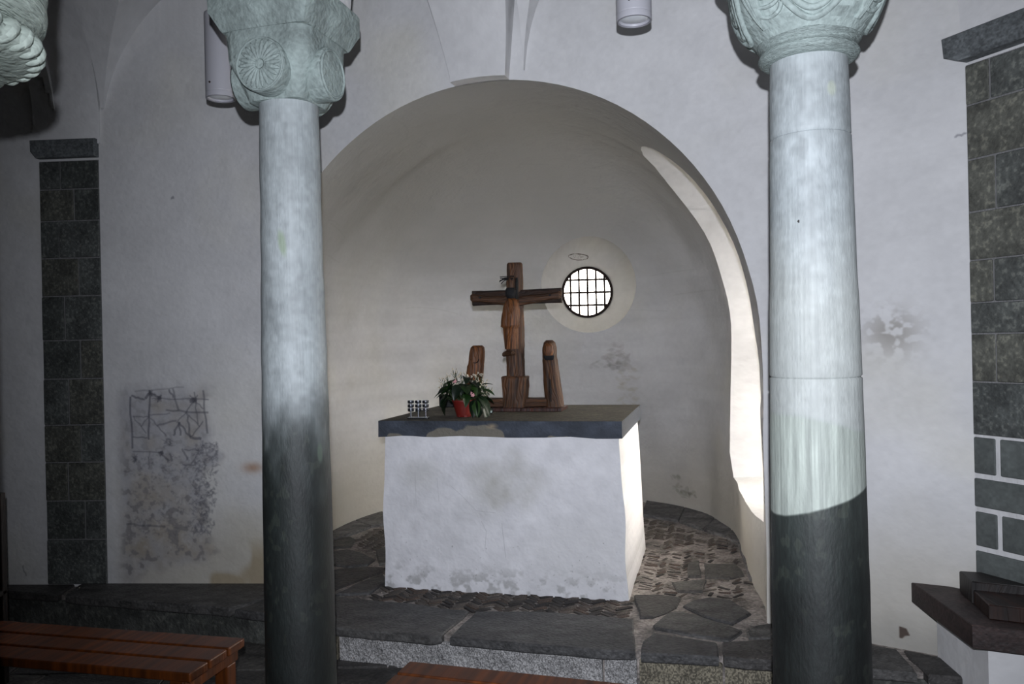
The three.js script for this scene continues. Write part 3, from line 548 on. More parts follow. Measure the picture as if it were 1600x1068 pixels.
{
  const r = rng(15), t = thing('pilaster', 'tall flat pilaster of dark squared stones against the left wall', 'pilaster', V3(-2.95, 5.085, 0), -0.06);
  const hy = (py) => 1.461 + (534 + 15 - py) / 252;
  const c = [247, 292, 342, 401, 461, 531, 592, 665, 724, 785, 846, 912].map(hy); c[11] = 0.0;
  stones(t, 0.382, c, [[0.36], [0.58], [0.32], [0.63], [0.38], [0.63], [0.42], [0.62], [0.38], [0.65], []], 0.1, (i) => (i < 3 ? M.ashlarDark : i > 9 ? M.ashlarDark : M.ashlarDark)[Math.floor(r() * 3)], r);
  part('mortar_bed', new THREE.BoxGeometry(0.386, c[0], 0.08).translate(0.191, c[0] / 2, -0.04 + 0.006), M.mortarPale, t);
  const cap = new THREE.Shape(); cap.moveTo(-0.036, 0.0); cap.lineTo(0.385, 0.0); cap.lineTo(0.385, -0.112); cap.lineTo(0.0, -0.112); cap.lineTo(-0.034, -0.07); cap.closePath();
  part('capstone', metreUV(new THREE.ExtrudeGeometry(cap, { depth: 0.12, bevelEnabled: true, bevelSize: 0.006, bevelThickness: 0.006, bevelOffset: -0.006, bevelSegments: 1 }).translate(0, hy(215), -0.075)), M.capSlate, t, 'dark slate capstone');
}
{
  const r = rng(16), t = thing('pilaster', 'wide stone pilaster at the right edge with white-jointed grey blocks below rough ones', 'pilaster', V3(2.05, 3.585, 0), -1.137);
  const hy = (py) => 1.461 + (518 - py) / 352;
  const c = [102, 165, 250, 332, 407, 473, 521, 596, 678, 742, 794, 855, 1100].map(hy); c[12] = 0.0;
  stones(t, 0.42, c, [[0.26], [], [0.3], [], [0.26], [], [0.27], [], [0.26], [], [0.26], []], 0.1, (i) => (i >= 8 ? M.smoothGrey[i % 2] : i === 7 ? M.ashlarDark[0] : M.ashlar[Math.floor(r() * 4)]), r, (i) => (i >= 8 ? 0.011 : 0.003));
  part('mortar_bed', new THREE.BoxGeometry(0.424, c[0] - c[8], 0.08).translate(0.21, (c[0] + c[8]) / 2, -0.04 + 0.008), M.mortarPale, t);
  part('mortar_bed', new THREE.BoxGeometry(0.424, c[8], 0.08).translate(0.21, c[8] / 2, -0.04 + 0.007), M.plaster, t, 'wide pale joints between the lower blocks');
  const cap = new THREE.Shape(); cap.moveTo(-0.075, 0.0); cap.lineTo(0.47, 0.0); cap.lineTo(0.47, -0.12); cap.lineTo(0.0, -0.12); cap.lineTo(-0.066, -0.088); cap.closePath();
  part('capstone', metreUV(new THREE.ExtrudeGeometry(cap, { depth: 0.15, bevelEnabled: true, bevelSize: 0.006, bevelThickness: 0.006, bevelOffset: -0.006, bevelSegments: 1 }).translate(0, hy(55), -0.085)), M.capSlate, t, 'dark slate capstone');
}

// ------------------------------------------------------------------ altar
const ALT = { o: V3(-0.8165, 4.906, 0), turn: -0.246, w: 1.465, dp: 1.165 };
{
  const t = thing('altar', 'white plastered block altar with a thick dark slate top in the apse', 'altar', ALT.o, ALT.turn);
  const body = canvasTex(1024, 640, (u, v) => {
    const x = u * 1.5, y = v * 0.94;
    let c = mix3([240, 240, 243], [226, 226, 228], clamp((fbm(x * 2.2, y * 2.2, 4, 501) - 0.3) * 1.6));
    c = c.map((q) => q * (0.97 + (fbm(x * 14, y * 14, 3, 503) - 0.5) * 0.1));
    const gx = x - 0.78 + (fbm(x * 5, y * 5, 3, 507) - 0.5) * 0.25, gy = y - 0.66 + (fbm(x * 5, y * 5, 3, 509) - 0.5) * 0.25, s = 1 - sstep(0.10, 0.30, Math.hypot(gx * 0.8, gy * 1.15));
    c = mix3(c, [190, 189, 183], s * clamp(0.2 + 1.5 * (fbm(x * 7, y * 7, 4, 511) - 0.25)));
    const s2 = 1 - sstep(0.02, 0.14, Math.hypot((x - 0.25) * 0.7, y - 0.68)); c = mix3(c, [196, 196, 192], s2 * 0.5);
    const foot = (1 - sstep(0.02, 0.2, y)) * sstep(0.45, 0.7, fbm(x * 22, y * 26, 4, 513)); c = mix3(c, [158, 158, 156], foot * 0.6);
    const lr = (1 - sstep(0.1, 0.25, Math.hypot((x - 1.22) * 0.6, y - 0.25))); c = mix3(c, [216, 216, 216], lr * 0.5);
    return c;
  }, (g, w, h) => {
    const r = rng(21), X = (x) => (x / 1.5) * w, Y = (y) => (1 - y / 0.94) * h;
    const crack = (pts, a, t) => { g.strokeStyle = 'rgba(170,170,172,' + a * 0.8 + ')'; g.lineWidth = t; g.beginPath(); pts.forEach(([x, y], k) => (k ? g.lineTo(X(x), Y(y)) : g.moveTo(X(x), Y(y)))); g.stroke(); };
    crack([[0.63, 0.41], [0.66, 0.35], [0.65, 0.25]], 0.6, 2); crack([[0.755, 0.4], [0.765, 0.3], [0.775, 0.2]], 0.7, 2); crack([[0.22, 0.7], [0.225, 0.5]], 0.45, 2); crack([[0.36, 0.66], [0.37, 0.52]], 0.4, 2); crack([[0.45, 0.61], [0.52, 0.55], [0.6, 0.47], [0.72, 0.46]], 0.5, 2);
    for (let k = 0; k < 120; k++) { const x = r() * 1.46, y = 0.05 + r() * r() * 0.4; g.fillStyle = 'rgba(110,108,106,' + 0.35 * r() + ')'; g.beginPath(); g.ellipse(X(x), Y(y), 1 + r() * 4, 1 + r() * 2, r() * 3, 0, 6.3); g.fill(); }
  });
  placed(body, 0, 0, 1.5, 0.94);
  M.altar = plasterMat(body, { bumpScale: 0.02 });
  // battered body with slightly wavering edges
  const g = new THREE.BoxGeometry(1, 1, 1, 22, 16, 12), p = g.attributes.position;
  for (let i = 0; i < p.count; i++) {
    const a = p.getX(i) + 0.5, y = (p.getY(i) + 0.5), b = p.getZ(i) + 0.5, k = 1 - y;
    const x0 = 0.02 - 0.006 * k, x1 = 1.456 + 0.03 * k;
    p.setXYZ(i, lerp(x0, x1, a) + (vnoise(y * 4, b * 3, 61) - 0.5) * 0.016 * (a - 0.5) * 2, -0.02 + y * 0.93, -lerp(1.15, 0.012 - 0.012 * k, b) + (vnoise(a * 4, y * 3, 63) - 0.5) * 0.014 * (b - 0.5) * 2);
  }
  g.computeVertexNormals();
  part('altar_body', metreUV(g), M.altar, t);
  const top = canvasTex(1024, 256, (u, v) => {
    const x = u * 1.5, y = v * 0.12, k = 0.7 + (fbm(x * 10, y * 20, 4, 521)) * 0.6;
    let c = [62 * k, 68 * k, 78 * k]; const e = fbm(x * 9, y * 9, 3, 527) * 0.06;
    const patch = (cx, rx, hy) => (1 - sstep(0, 0.012, y + e - 0.03 - hy * Math.sqrt(Math.max(0, 1 - ((x - cx) / rx) ** 2)))) * (Math.abs(x - cx) < rx ? 1 : 0);
    c = mix3(c, [128, 122, 108], Math.max(patch(0.63, 0.16, 0.075), patch(0.42, 0.12, 0.045), patch(0.1, 0.05, 0.03), patch(1.1, 0.06, 0.015)) * 0.85);
    c = mix3(c, [168, 150, 122], Math.max(0, 1 - Math.hypot((x - 0.71) / 0.045, (y - 0.075) / 0.022)) * 0.9);
    return c;
  });
  placed(top, 0, 0.895, 1.5, 0.12);
  M.altarEdge = STONE(slateTile, 0.6, { map: top });
  M.altarTop = STONE(ashlarTile, 0.5, { bumpScale: 0.006 }); M.altarTop.color.setRGB(0.72, 0.6, 0.46);
  const sg = metreUV(new THREE.BoxGeometry(1.478, 0.094, 1.172, 20, 2, 12).translate(0.731, 0.953, -0.583));
  { const q = sg.attributes.position; for (let i = 0; i < q.count; i++) { const z = q.getZ(i), x = q.getX(i), y = q.getY(i); if (y < 0.92) q.setY(i, y + (vnoise(x * 6, 2, 81) - 0.5) * 0.012); if (z > -0.01) q.setZ(i, z + (vnoise(x * 5, y * 9, 83) - 0.5) * 0.01); } }
  // top face and edges as one slab, the top browner
  const uvs = sg.attributes.uv, nn = sg.attributes.normal, edge = [], flat = [];
  for (let i = 0; i < sg.attributes.position.count; i += 3) (nn.getY(i) > 0.5 ? flat : edge).push(i, i + 1, i + 2);
  sg.setIndex([...edge, ...flat]); sg.clearGroups(); sg.addGroup(0, edge.length, 0); sg.addGroup(edge.length, flat.length, 1); sg.computeVertexNormals();
  part('altar_slab', sg, [M.altarEdge, M.altarTop], t, 'dark slate altar top with patches of mortar on its front edge');
}
const onAltar = (a, dep) => { const c = Math.cos(ALT.turn), s = Math.sin(ALT.turn); return new THREE.Vector3(ALT.o.x + a * c - dep * s, 1.0, ALT.o.z - a * s - dep * c); };

// ------------------------------------------------------------------ carved wooden crucifixion group
{
  const t = thing('crucifix_sculpture', 'carved wooden crucifix between two rounded wooden figures standing on the altar', 'sculpture', onAltar(0.68, 0.73), ALT.turn);
  part('base_board', metreUV(new RoundedBoxGeometry(0.66, 0.024, 0.24, 1, 0.004).translate(0.0, 0.012, 0)), M.redBoard, t, 'thin reddish base board');
  part('base_beam', hewn([[-0.31, 0, 0, 0.056, 0.1], [0.0, 0, 0, 0.06, 0.1], [0.305, 0, 0, 0.056, 0.1]], 8, 24, 0.002, 3, 8).rotateZ(-Math.PI / 2).translate(-0.0, 0.053, -0.02), M.oldWood, t);
  part('foot_block', hewn([[0.024, -0.005, 0.02, 0.145, 0.13], [0.1, -0.002, 0.02, 0.155, 0.14], [0.225, 0, 0.02, 0.172, 0.15], [0.232, 0, 0.02, 0.16, 0.14]], 6, 32, 0.003, 5), M.oldWood, t);
  const post = part('cross_post', hewn([[0.2, 0.002, 0, 0.12, 0.1], [0.4, 0.0, 0, 0.118, 0.095], [0.6, -0.002, -0.02, 0.115, 0.06], [0.72, 0.0, -0.02, 0.11, 0.06], [0.985, 0.008, -0.01, 0.097, 0.08], [0.995, 0.008, -0.01, 0.085, 0.07]], 6, 32, 0.003, 7), M.oldWood, t);
  part('crossbar', hewn([[-0.305, 0, 0, 0.098, 0.06], [0, 0, 0, 0.092, 0.06], [0.312, 0, 0, 0.1, 0.06]], 7, 28, 0.002, 9, 10).rotateZ(-Math.PI / 2).translate(0.012, 0.765, -0.015), M.oldWoodDark, t);
  for (const s of [-1, 1]) {
    const P = (x, y) => new THREE.Vector3(x, y, 0.012), g = hewn([[0, 0, 0, 0.068, 0.06], [0.14, 0.012, 0.002, 0.052, 0.05], [0.22, 0.022, 0.004, 0.045, 0.04], [0.27, 0.028, 0.006, 0.056, 0.034], [0.285, 0.03, 0.004, 0.035, 0.02]], 2.4, 20, 0.002, 11 + s);
    if (s > 0) g.rotateZ(-Math.PI / 2).scale(1, -1, 1); else g.rotateZ(Math.PI / 2);
    if (s > 0) { const ix = g.index; g.index ? 0 : (() => { const q = g.attributes; for (const k of Object.keys(q)) { const z = q[k].itemSize, ar = q[k].array; for (let i = 0; i < q[k].count; i += 3) for (let c = 0; c < z; c++) { const a = (i + 1) * z + c, b = (i + 2) * z + c, w = ar[a]; ar[a] = ar[b]; ar[b] = w; } } })(); }
    part('carved_arm', g.translate(s * 0.03 + 0.013, 0.737, 0.012), M.oldWood, t);
    part('nail', new THREE.CylinderGeometry(0.008, 0.008, 0.02, 10).rotateX(Math.PI / 2).translate(0.013 + s * 0.242, 0.766, 0.034), M.charred, t);
  }
  part('carved_torso', hewn([[0.415, -0.012, 0.05, 0.085, 0.05], [0.48, -0.014, 0.055, 0.095, 0.06], [0.555, -0.012, 0.06, 0.105, 0.07], [0.565, -0.016, 0.062, 0.125, 0.075], [0.64, -0.008, 0.06, 0.118, 0.08], [0.7, -0.004, 0.055, 0.105, 0.075], [0.74, 0.0, 0.045, 0.085, 0.07], [0.755, 0, 0.04, 0.06, 0.05]], 2.8, 28, 0.003, 19), M.oldWoodPale, t);
  part('carved_feet', hewn([[0, 0, 0, 0.028, 0.06], [0.05, 0.0, 0.0, 0.04, 0.07], [0.085, -0.006, 0.0, 0.032, 0.05], [0.1, -0.008, 0, 0.012, 0.02]], 2.6, 20, 0.002, 23).rotateZ(Math.PI / 2).rotateY(-0.5).translate(0.005, 0.385, 0.06), M.oldWood, t);
  const head = part('carved_head', hewn([[0.79, -0.002, 0.045, 0.05, 0.05], [0.815, -0.004, 0.055, 0.064, 0.07], [0.85, -0.004, 0.055, 0.068, 0.072], [0.885, -0.002, 0.05, 0.06, 0.062], [0.905, 0, 0.045, 0.035, 0.04]], 2.3, 24, 0.002, 29), M.oldWood, t);
  part('nose', hewn([[0.826, -0.006, 0.09, 0.018, 0.022], [0.852, -0.006, 0.088, 0.009, 0.012]], 2.2, 12, 0.001, 30), M.oldWood, head);
  part('beard', hewn([[0.752, -0.002, 0.075, 0.05, 0.03], [0.775, -0.004, 0.08, 0.07, 0.045], [0.805, -0.004, 0.082, 0.074, 0.045], [0.822, -0.004, 0.08, 0.06, 0.03]], 3, 20, 0.003, 31), M.charred, head, 'charred black beard');
  part('side_shade', hewn([[0.745, 0.034, 0.06, 0.014, 0.04], [0.86, 0.036, 0.06, 0.016, 0.05], [0.89, 0.034, 0.05, 0.008, 0.03]], 3, 14, 0.002, 33), M.charred, head, 'black strip standing in for the shadow beside the head');  // shadow at the right of the head, built as a black strip
  const tw = rng(8), twigs = [];
  for (let k = 0; k < 9; k++) { const y = 0.868 + tw() * 0.03, a = tw() * 0.6; twigs.push(tube([new THREE.Vector3(-0.02 + tw() * 0.05, y, 0.085), new THREE.Vector3(-0.045, y + 0.01 * tw(), 0.07), new THREE.Vector3(-0.07 - tw() * 0.02, y + (tw() - 0.5) * 0.045, 0.05 + tw() * 0.02)], 0.003, 8, 5)); }
  part('thorn_crown', merge(twigs), M.charred, t);
  const lf = part('rounded_figure', hewn([[0.024, -0.315, -0.01, 0.125, 0.1], [0.2, -0.298, -0.01, 0.112, 0.095], [0.3, -0.284, -0.01, 0.108, 0.092], [0.315, -0.28, -0.01, 0.1, 0.09], [0.4, -0.27, -0.01, 0.098, 0.085], [0.43, -0.268, -0.012, 0.088, 0.075], [0.443, -0.267, -0.014, 0.06, 0.05]], 3.4, 28, 0.002, 37), M.oldWoodPale, t);
  part('carved_chin', new THREE.TorusGeometry(0.028, 0.0035, 6, 20, Math.PI).rotateZ(Math.PI).translate(-0.276, 0.352, 0.034), M.oldWoodDark, lf);
  const rf = part('rounded_figure', hewn([[0.024, 0.262, -0.01, 0.125, 0.1], [0.2, 0.248, -0.01, 0.112, 0.095], [0.33, 0.237, -0.01, 0.098, 0.088], [0.345, 0.236, -0.01, 0.094, 0.075], [0.36, 0.235, -0.01, 0.094, 0.08], [0.42, 0.234, -0.01, 0.092, 0.085], [0.452, 0.234, -0.01, 0.075, 0.07], [0.468, 0.234, -0.01, 0.04, 0.04]], 3, 28, 0.002, 41), M.oldWood, t);
  part('carved_face', hewn([[0.365, 0.236, 0.026, 0.05, 0.03], [0.39, 0.235, 0.03, 0.068, 0.03], [0.43, 0.234, 0.026, 0.062, 0.03], [0.45, 0.234, 0.018, 0.03, 0.02]], 2.4, 20, 0.001, 43), M.oldWoodPale, rf, 'pale carved face');
  part('mouth_hollow', hewn([[0.335, 0.238, 0.03, 0.05, 0.012], [0.352, 0.237, 0.032, 0.07, 0.016], [0.366, 0.237, 0.032, 0.075, 0.014]], 3, 18, 0.001, 47), M.charred, rf, 'dark piece marking the hollow under the face');  // solid dark piece set where the hollow is
  part('burnt_streak', hewn([[0.06, 0.245, 0.036, 0.02, 0.012], [0.12, 0.245, 0.036, 0.028, 0.014], [0.21, 0.243, 0.034, 0.012, 0.01]], 2.4, 14, 0.001, 49), M.oldWoodDark, rf);
}
// ------------------------------------------------------------------ things on the altar
{
  const t = thing('votive_rack', 'small silver rack of nine round metal cups on the left of the altar top', 'candle rack', onAltar(0.206, 0.121), ALT.turn);
  part('base_bar', new RoundedBoxGeometry(0.132, 0.011, 0.045, 2, 0.003).translate(0, 0.0055, 0), M.steel, t);
  for (let k = -1; k <= 1; k++) {
    part('stem', new THREE.CylinderGeometry(0.0045, 0.0045, 0.095, 10).translate(k * 0.0485, 0.056, 0), M.steel, t);
    for (const y of [0.046, 0.0705, 0.095]) {
      const cup = part('cup', lathe([[0, 0], [0.014, 0], [0.0205, 0.004], [0.0205, 0.006], [0.019, 0.0075], [0.019, 0.012], [0.0205, 0.0135], [0.0205, 0.0175], [0.018, 0.02], [0, 0.02]], 28), M.steel, t); cup.position.set(k * 0.0485, y, 0);
      part('band', lathe([[0.0188, 0.0072], [0.0198, 0.0078], [0.0198, 0.0118], [0.0188, 0.0124]], 28), M.darkBand, cup);
    }
  }
}
{
  const t = thing('potted_plant', 'flowering plant with dark leaves and tiny pale blossoms in a red pot', 'plant', onAltar(0.45, 0.285), ALT.turn);
  const pot = part('pot', lathe([[0, 0.008], [0.035, 0.008], [0.04, 0.0], [0.046, 0.0], [0.05, 0.012], [0.062, 0.055], [0.07, 0.092], [0.075, 0.094], [0.076, 0.106], [0.071, 0.106], [0.066, 0.088], [0.0, 0.086]], 40), M.pot, t, 'red plastic flower pot');
  for (let k = 0; k < 6; k++) { const a = k * Math.PI / 3; part('pot_foot', new RoundedBoxGeometry(0.022, 0.012, 0.012, 1, 0.003).rotateY(-a + Math.PI / 2).translate(Math.cos(a) * 0.043, 0.005, Math.sin(a) * 0.043), M.pot, pot); }
  part('soil', lathe([[0, 0.097], [0.05, 0.096], [0.069, 0.092]], 24), M.soil, pot);
  const leafGeo = (L, W, bend) => {
    const n = 7, pos = [], idx = [], uv = [];
    for (let i = 0; i <= n; i++) { const q = i / n, w = W * Math.pow(Math.sin(Math.PI * Math.pow(q, 0.8)), 0.8) * 0.5 + 0.001, z = L * q * Math.cos(bend * q * 0.5), y = -L * q * Math.sin(bend * q * 0.6); for (const s of [-1, -0.5, 0, 0.5, 1]) { pos.push(s * w, y + Math.abs(s) * w * 0.35, z); uv.push(s * w, z); } }
    for (let i = 0; i < n; i++) for (let s = 0; s < 4; s++) { const a = i * 5 + s; idx.push(a, a + 5, a + 1, a + 1, a + 5, a + 6); }
    const g = new THREE.BufferGeometry(); g.setAttribute('position', new THREE.Float32BufferAttribute(pos, 3)); g.setAttribute('uv', new THREE.Float32BufferAttribute(uv, 2)); g.setIndex(idx); g.computeVertexNormals(); return g;
  };
  const variants = [leafGeo(0.1, 0.055, 0.9), leafGeo(0.085, 0.05, 1.4), leafGeo(0.12, 0.06, 0.5)], r = rng(33);
  const addLeaf = (x, y, z, yaw, pitch, roll, sc, m) => { const l = part('leaf', variants[Math.floor(r() * 3)], M.leaf[m], t); l.position.set(x, y, z); l.rotation.set(pitch, yaw, roll, 'YXZ'); l.scale.setScalar(sc); };
  for (let k = 0; k < 80; k++) {
    const a = r() * 6.283, q = Math.sqrt(r()), h = (Math.sin(a) > 0.3 ? 0.145 : 0.12) + r() * 0.105 * (1.1 - q * 0.45), R = 0.015 + q * 0.075;
    addLeaf(Math.cos(a) * R, h, Math.sin(a) * R, Math.PI / 2 - a + (r() - 0.5) * 0.8, -0.5 + q * 0.8 + (r() - 0.5) * 0.5, (r() - 0.5) * 0.6, 0.75 + r() * 0.4, Math.floor(r() * 3.4));
  }
  for (const [x, y, yaw, p, sc, m] of [[0.085, 0.11, 0.6, 0.8, 1.1, 2], [0.1, 0.11, 0.9, 0.8, 1.15, 2], [0.11, 0.13, 1.2, 0.7, 1.2, 0], [0.095, 0.105, 0.4, 0.9, 0.9, 3], [0.12, 0.1, 1.3, 1.0, 1.1, 0], [-0.085, 0.11, -1.7, 0.9, 1.0, 2], [-0.095, 0.12, -1.9, 0.7, 1.05, 0], [0.13, 0.17, 1.5, 0.1, 0.8, 1], [0.14, 0.2, 1.6, -0.3, 0.6, 1], [0.075, 0.105, 0.5, 0.85, 1.1, 2]]) addLeaf(x, y, 0.045 + r() * 0.03, yaw, p, (r() - 0.5) * 0.5, sc, m);
  const flower = (s) => { const fs = []; for (let k = 0; k < 5; k++) { const a = k * 1.2566; fs.push(new THREE.SphereGeometry(0.0042 * s, 6, 4).scale(1, 0.4, 0.7).translate(0.0045 * s, 0, 0).rotateY(a)); } return merge(fs); };
  const spots = [[-0.125, 0.225, 0.02], [-0.11, 0.255, 0.0], [-0.14, 0.19, 0.02], [-0.085, 0.21, 0.05], [-0.055, 0.17, 0.09], [-0.03, 0.19, 0.08], [-0.06, 0.285, 0.0], [-0.045, 0.265, 0.01], [0.0, 0.255, 0.02], [0.03, 0.265, 0.01], [0.0, 0.225, 0.07], [-0.02, 0.21, 0.08], [0.1, 0.265, 0.02], [0.12, 0.245, 0.02], [0.09, 0.23, 0.05], [0.135, 0.215, 0.02], [0.15, 0.2, 0.01], [0.16, 0.165, 0.0], [0.145, 0.15, 0.02], [0.12, 0.19, 0.05], [-0.1, 0.165, 0.06]];
  spots.forEach(([x, y, z], i) => {
    const fl = [], stems = [];
    for (let k = 0; k < 7; k++) { const p = new THREE.Vector3(x + (r() - 0.5) * 0.055, y + (r() - 0.5) * 0.04, z + (r() - 0.5) * 0.04); fl.push(flower(0.65 + r() * 0.45).rotateX(1.2 + (r() - 0.5)).rotateY(r() * 6).translate(p.x, p.y, p.z)); stems.push(tube([new THREE.Vector3(x * 0.9, y - 0.05, z * 0.8), p.clone().lerp(new THREE.Vector3(x, y - 0.03, z), 0.4), p], 0.0011, 5, 4)); }
    stems.push(tube([new THREE.Vector3(x * 0.2, 0.1, z * 0.2), new THREE.Vector3(x * 0.6, y * 0.6, z * 0.5), new THREE.Vector3(x * 0.9, y - 0.05, z * 0.8)], 0.0018, 6, 5));
    const cl = part('blossom_cluster', merge(fl), M.petal, t); part('stem', merge(stems), M.stem, cl);
  });
  for (const [x, y, z] of [[0.075, 0.155, 0.1], [0.09, 0.14, 0.1], [-0.03, 0.225, 0.08]]) part('pink_blossom', merge([0, 1, 2, 3, 4].map((k) => new THREE.SphereGeometry(0.007, 8, 6).scale(1, 0.45, 0.75).translate(0.007, 0, 0).rotateY(k * 1.2566))).rotateX(1.1).translate(x, y, z), M.petalPink, t, 'pink blossom');
}
{
  const t = thing('small_box', 'small black box at the back corner of the altar, half hidden behind the potted plant', 'box', onAltar(0.10, 1.04), ALT.turn + 0.08);
  part('box_body', new RoundedBoxGeometry(0.13, 0.08, 0.1, 2, 0.004).translate(0, 0.04, 0), M.black, t);
  part('box_lid', new RoundedBoxGeometry(0.134, 0.014, 0.104, 2, 0.003).translate(0, 0.085, 0), M.black, t);
}
{
  const t = thing('votive_glass', 'tiny clear glass beside the potted plant in front of the sculpture', 'glass', onAltar(0.57, 0.46), 0);
  part('glass_cup', lathe([[0, 0], [0.017, 0], [0.019, 0.004], [0.021, 0.038], [0.0195, 0.038], [0.0175, 0.006], [0, 0.005]], 28), M.glass, t);
  part('candle', lathe([[0, 0.006], [0.0165, 0.006], [0.0175, 0.016], [0.003, 0.017], [0.001, 0.022], [0, 0.022]], 20), M.lampLens, t);
}

// ------------------------------------------------------------------ columns
const ROOM = -0.2838;
function shaftTex(fn) { const t = dataTex(400, 1200, fn); t.wrapS = THREE.RepeatWrapping; t.wrapT = THREE.ClampToEdgeWrapping; return t; }
function shaft(prof, y0, y1, facing) {       // prof: [[y, r] ...] from low to high; v runs over the whole height y0..y1
  const g = lathe(prof.map(([y, r]) => [r, y]), 64, facing), p = g.attributes.position, uv = g.attributes.uv;
  for (let i = 0; i < p.count; i++) uv.setY(i, (p.getY(i) - y0) / (y1 - y0));
  return g;
}
const fine = (pairs, n = 20) => { const c = []; for (let i = 0; i < pairs.length - 1; i++) for (let k = 0; k < n; k++) c.push([lerp(pairs[i][0], pairs[i + 1][0], k / n), lerp(pairs[i][1], pairs[i + 1][1], k / n)]); c.push(pairs[pairs.length - 1]); return c; };
const wob = (pairs, seed) => pairs.map(([y, r]) => [y, r + (vnoise(y * 9, 1, seed) - 0.5) * 0.004]);
function stoneGrey(u, v, seed, h) {
  const y = v * h, x = u * 0.85, a = fbm(x * 5, y * 5, 4, seed), st = fbm(x * 170, y * 5, 3, seed + 5), b = fbm(x * 40, y * 40, 2, seed + 9), pit = sstep(0.66, 0.75, fbm(x * 22, y * 9, 3, seed + 19));
  const k = 0.86 + (a - 0.5) * 0.16 + (st - 0.5) * 0.09 + (b - 0.5) * 0.14 - pit * 0.04;
  return [180 * k, 188 * k, 189 * k];
}
function dampStone(u, v, seed, h) { const y = v * h, x = u * 0.85, a = fbm(x * 6, y * 4, 4, seed), b = fbm(x * 90, y * 30, 2, seed + 4), c = sstep(0.66, 0.74, fbm(x * 30, y * 20, 3, seed + 8)); const k = 0.7 + (a - 0.5) * 0.7 + (b - 0.5) * 0.25; return [38 * k + c * 12, 45 * k + c * 12, 43 * k + c * 9]; }
function pier(root, y0, w0) {     // plaster springer of the vault standing on the capital
  part('vault_springer', metreUV(hewn([[y0, 0, 0, w0, w0], [y0 + 0.2, 0, 0, w0 + 0.03, w0 + 0.03], [y0 + 0.6, 0, 0, w0 + 0.2, w0 + 0.2], [y0 + 0.95, 0, 0, w0 + 0.6, w0 + 0.6], [4.13, 0, 0, w0 + 1.0, w0 + 1.0]], 14, 32, 0.001, 3, 6)), M.plaster, root);
}
{ // left column with the wheel-carved cushion capital
  const X = -0.84, d = 3.11, facing = Math.atan2(-X, d), y0 = NAVE, y1 = 2.40, H = y1 - y0;
  const t = thing('column', 'grey stone column with a wheel rosette on its capital, left of the altar', 'column', V3(X, d, 0), 0);
  M.colL = STD({ bumpMap: tiled(bumpStone, 0.25), bumpScale: 0.0018, roughness: 0.62, map: shaftTex((u, v) => {
    const y = y0 + v * H, psi = (u - 0.5) * 6.283;
    let c = stoneGrey(u, v, 601, H); const b = dampStone(u, v, 611, H), e = fbm(u * 9, v * 12, 4, 617) - 0.5;
    const m = 1 - sstep(0.82, 1.36, y + e * 0.45 - Math.sin(psi) * 0.06); c = mix3(c, b, Math.pow(m, 0.8));
    const gp = 1 - sstep(0.5, 1, Math.hypot((psi + 0.32) / 0.22, (y - 1.8 + psi * 0.15) / 0.075) + e * 1.2); c = mix3(c, [136, 152, 128], gp * 0.75);
    const sp = 1 - sstep(0.5, 1, Math.hypot((psi - 0.75) / 0.14, (y - 1.06) / 0.05) + e); c = mix3(c, [90, 104, 92], sp * 0.7);
    return c;
  }) });
  part('shaft', shaft(wob(fine([[y0 + 0.1, 0.135], [0.33, 0.132], [0.82, 0.1296], [1.31, 0.1247], [1.68, 0.1185], [2.05, 0.1145], [2.40, 0.1123]], 8), 3), y0, y1, facing), M.colL, t);
  part('base', lathe([[0, NAVE], [0.2, NAVE], [0.2, NAVE + 0.05], [0.19, NAVE + 0.06], [0.165, NAVE + 0.075], [0.16, NAVE + 0.1], [0.13, NAVE + 0.12]], 48), M.slates[1], t);
  const cap = new THREE.Group(); cap.name = 'capital'; cap.position.y = 2.385; cap.rotation.y = ROOM; t.add(cap);
  // core: round neck growing into a square block
  part('core', metreUV(hewn([[0, 0, 0, 0.225, 0.225], [0.03, 0, 0, 0.25, 0.25], [0.08, 0, 0, 0.285, 0.285], [0.13, 0, 0, 0.33, 0.33], [0.15, 0, 0, 0.34, 0.34], [0.245, 0, 0, 0.35, 0.35]], 7, 48, 0.0015, 5, 6)), M.marble, cap);
  for (let k = 0; k < 4; k++) {
    const roll = lathe([[0.0, 0], [0.096, 0], [0.1, 0.008], [0.1, 0.12], [0.09, 0.135], [0.06, 0.14]].map(([r, z]) => [r, z]), 40).rotateX(Math.PI / 2);   // axis along +z
    const g = roll.rotateX(Math.PI).translate(0, 0.105, 0.192);
    const disc = part('volute_disc', metreUV(g).rotateY(k * Math.PI / 2), M.marble, cap);
    if (k === 0) {
      const pet = []; for (let i = 0; i < 22; i++) { const a = (i / 22) * 6.2832; pet.push(new THREE.SphereGeometry(1, 10, 8).scale(0.037, 0.0085, 0.008).translate(0.052, 0, 0).rotateZ(a)); }
      pet.push(new THREE.TorusGeometry(0.094, 0.004, 8, 48)); part('rosette', metreUV(merge(pet).translate(0, 0.105, 0.192)), M.marble, disc, 'carved wheel of narrow petals');
    } else part('rim', metreUV(new THREE.TorusGeometry(0.086, 0.005, 8, 40).translate(0, 0.105, 0.192).rotateY(k * Math.PI / 2)), M.marble, disc);
  }
  part('impost', metreUV(hewn([[0.246, 0, 0, 0.352, 0.352], [0.252, 0, 0, 0.362, 0.362], [0.305, 0, 0, 0.415, 0.415], [0.312, 0, 0, 0.425, 0.425], [0.39, 0, 0, 0.425, 0.425], [0.396, 0, 0, 0.415, 0.415]], 24, 64, 0.0015, 9, 3)), M.marble, cap, 'slab with a slanting lower edge');
  pier(cap, 0.39, 0.37); cap.children[cap.children.length - 1].position.y = 0;
}
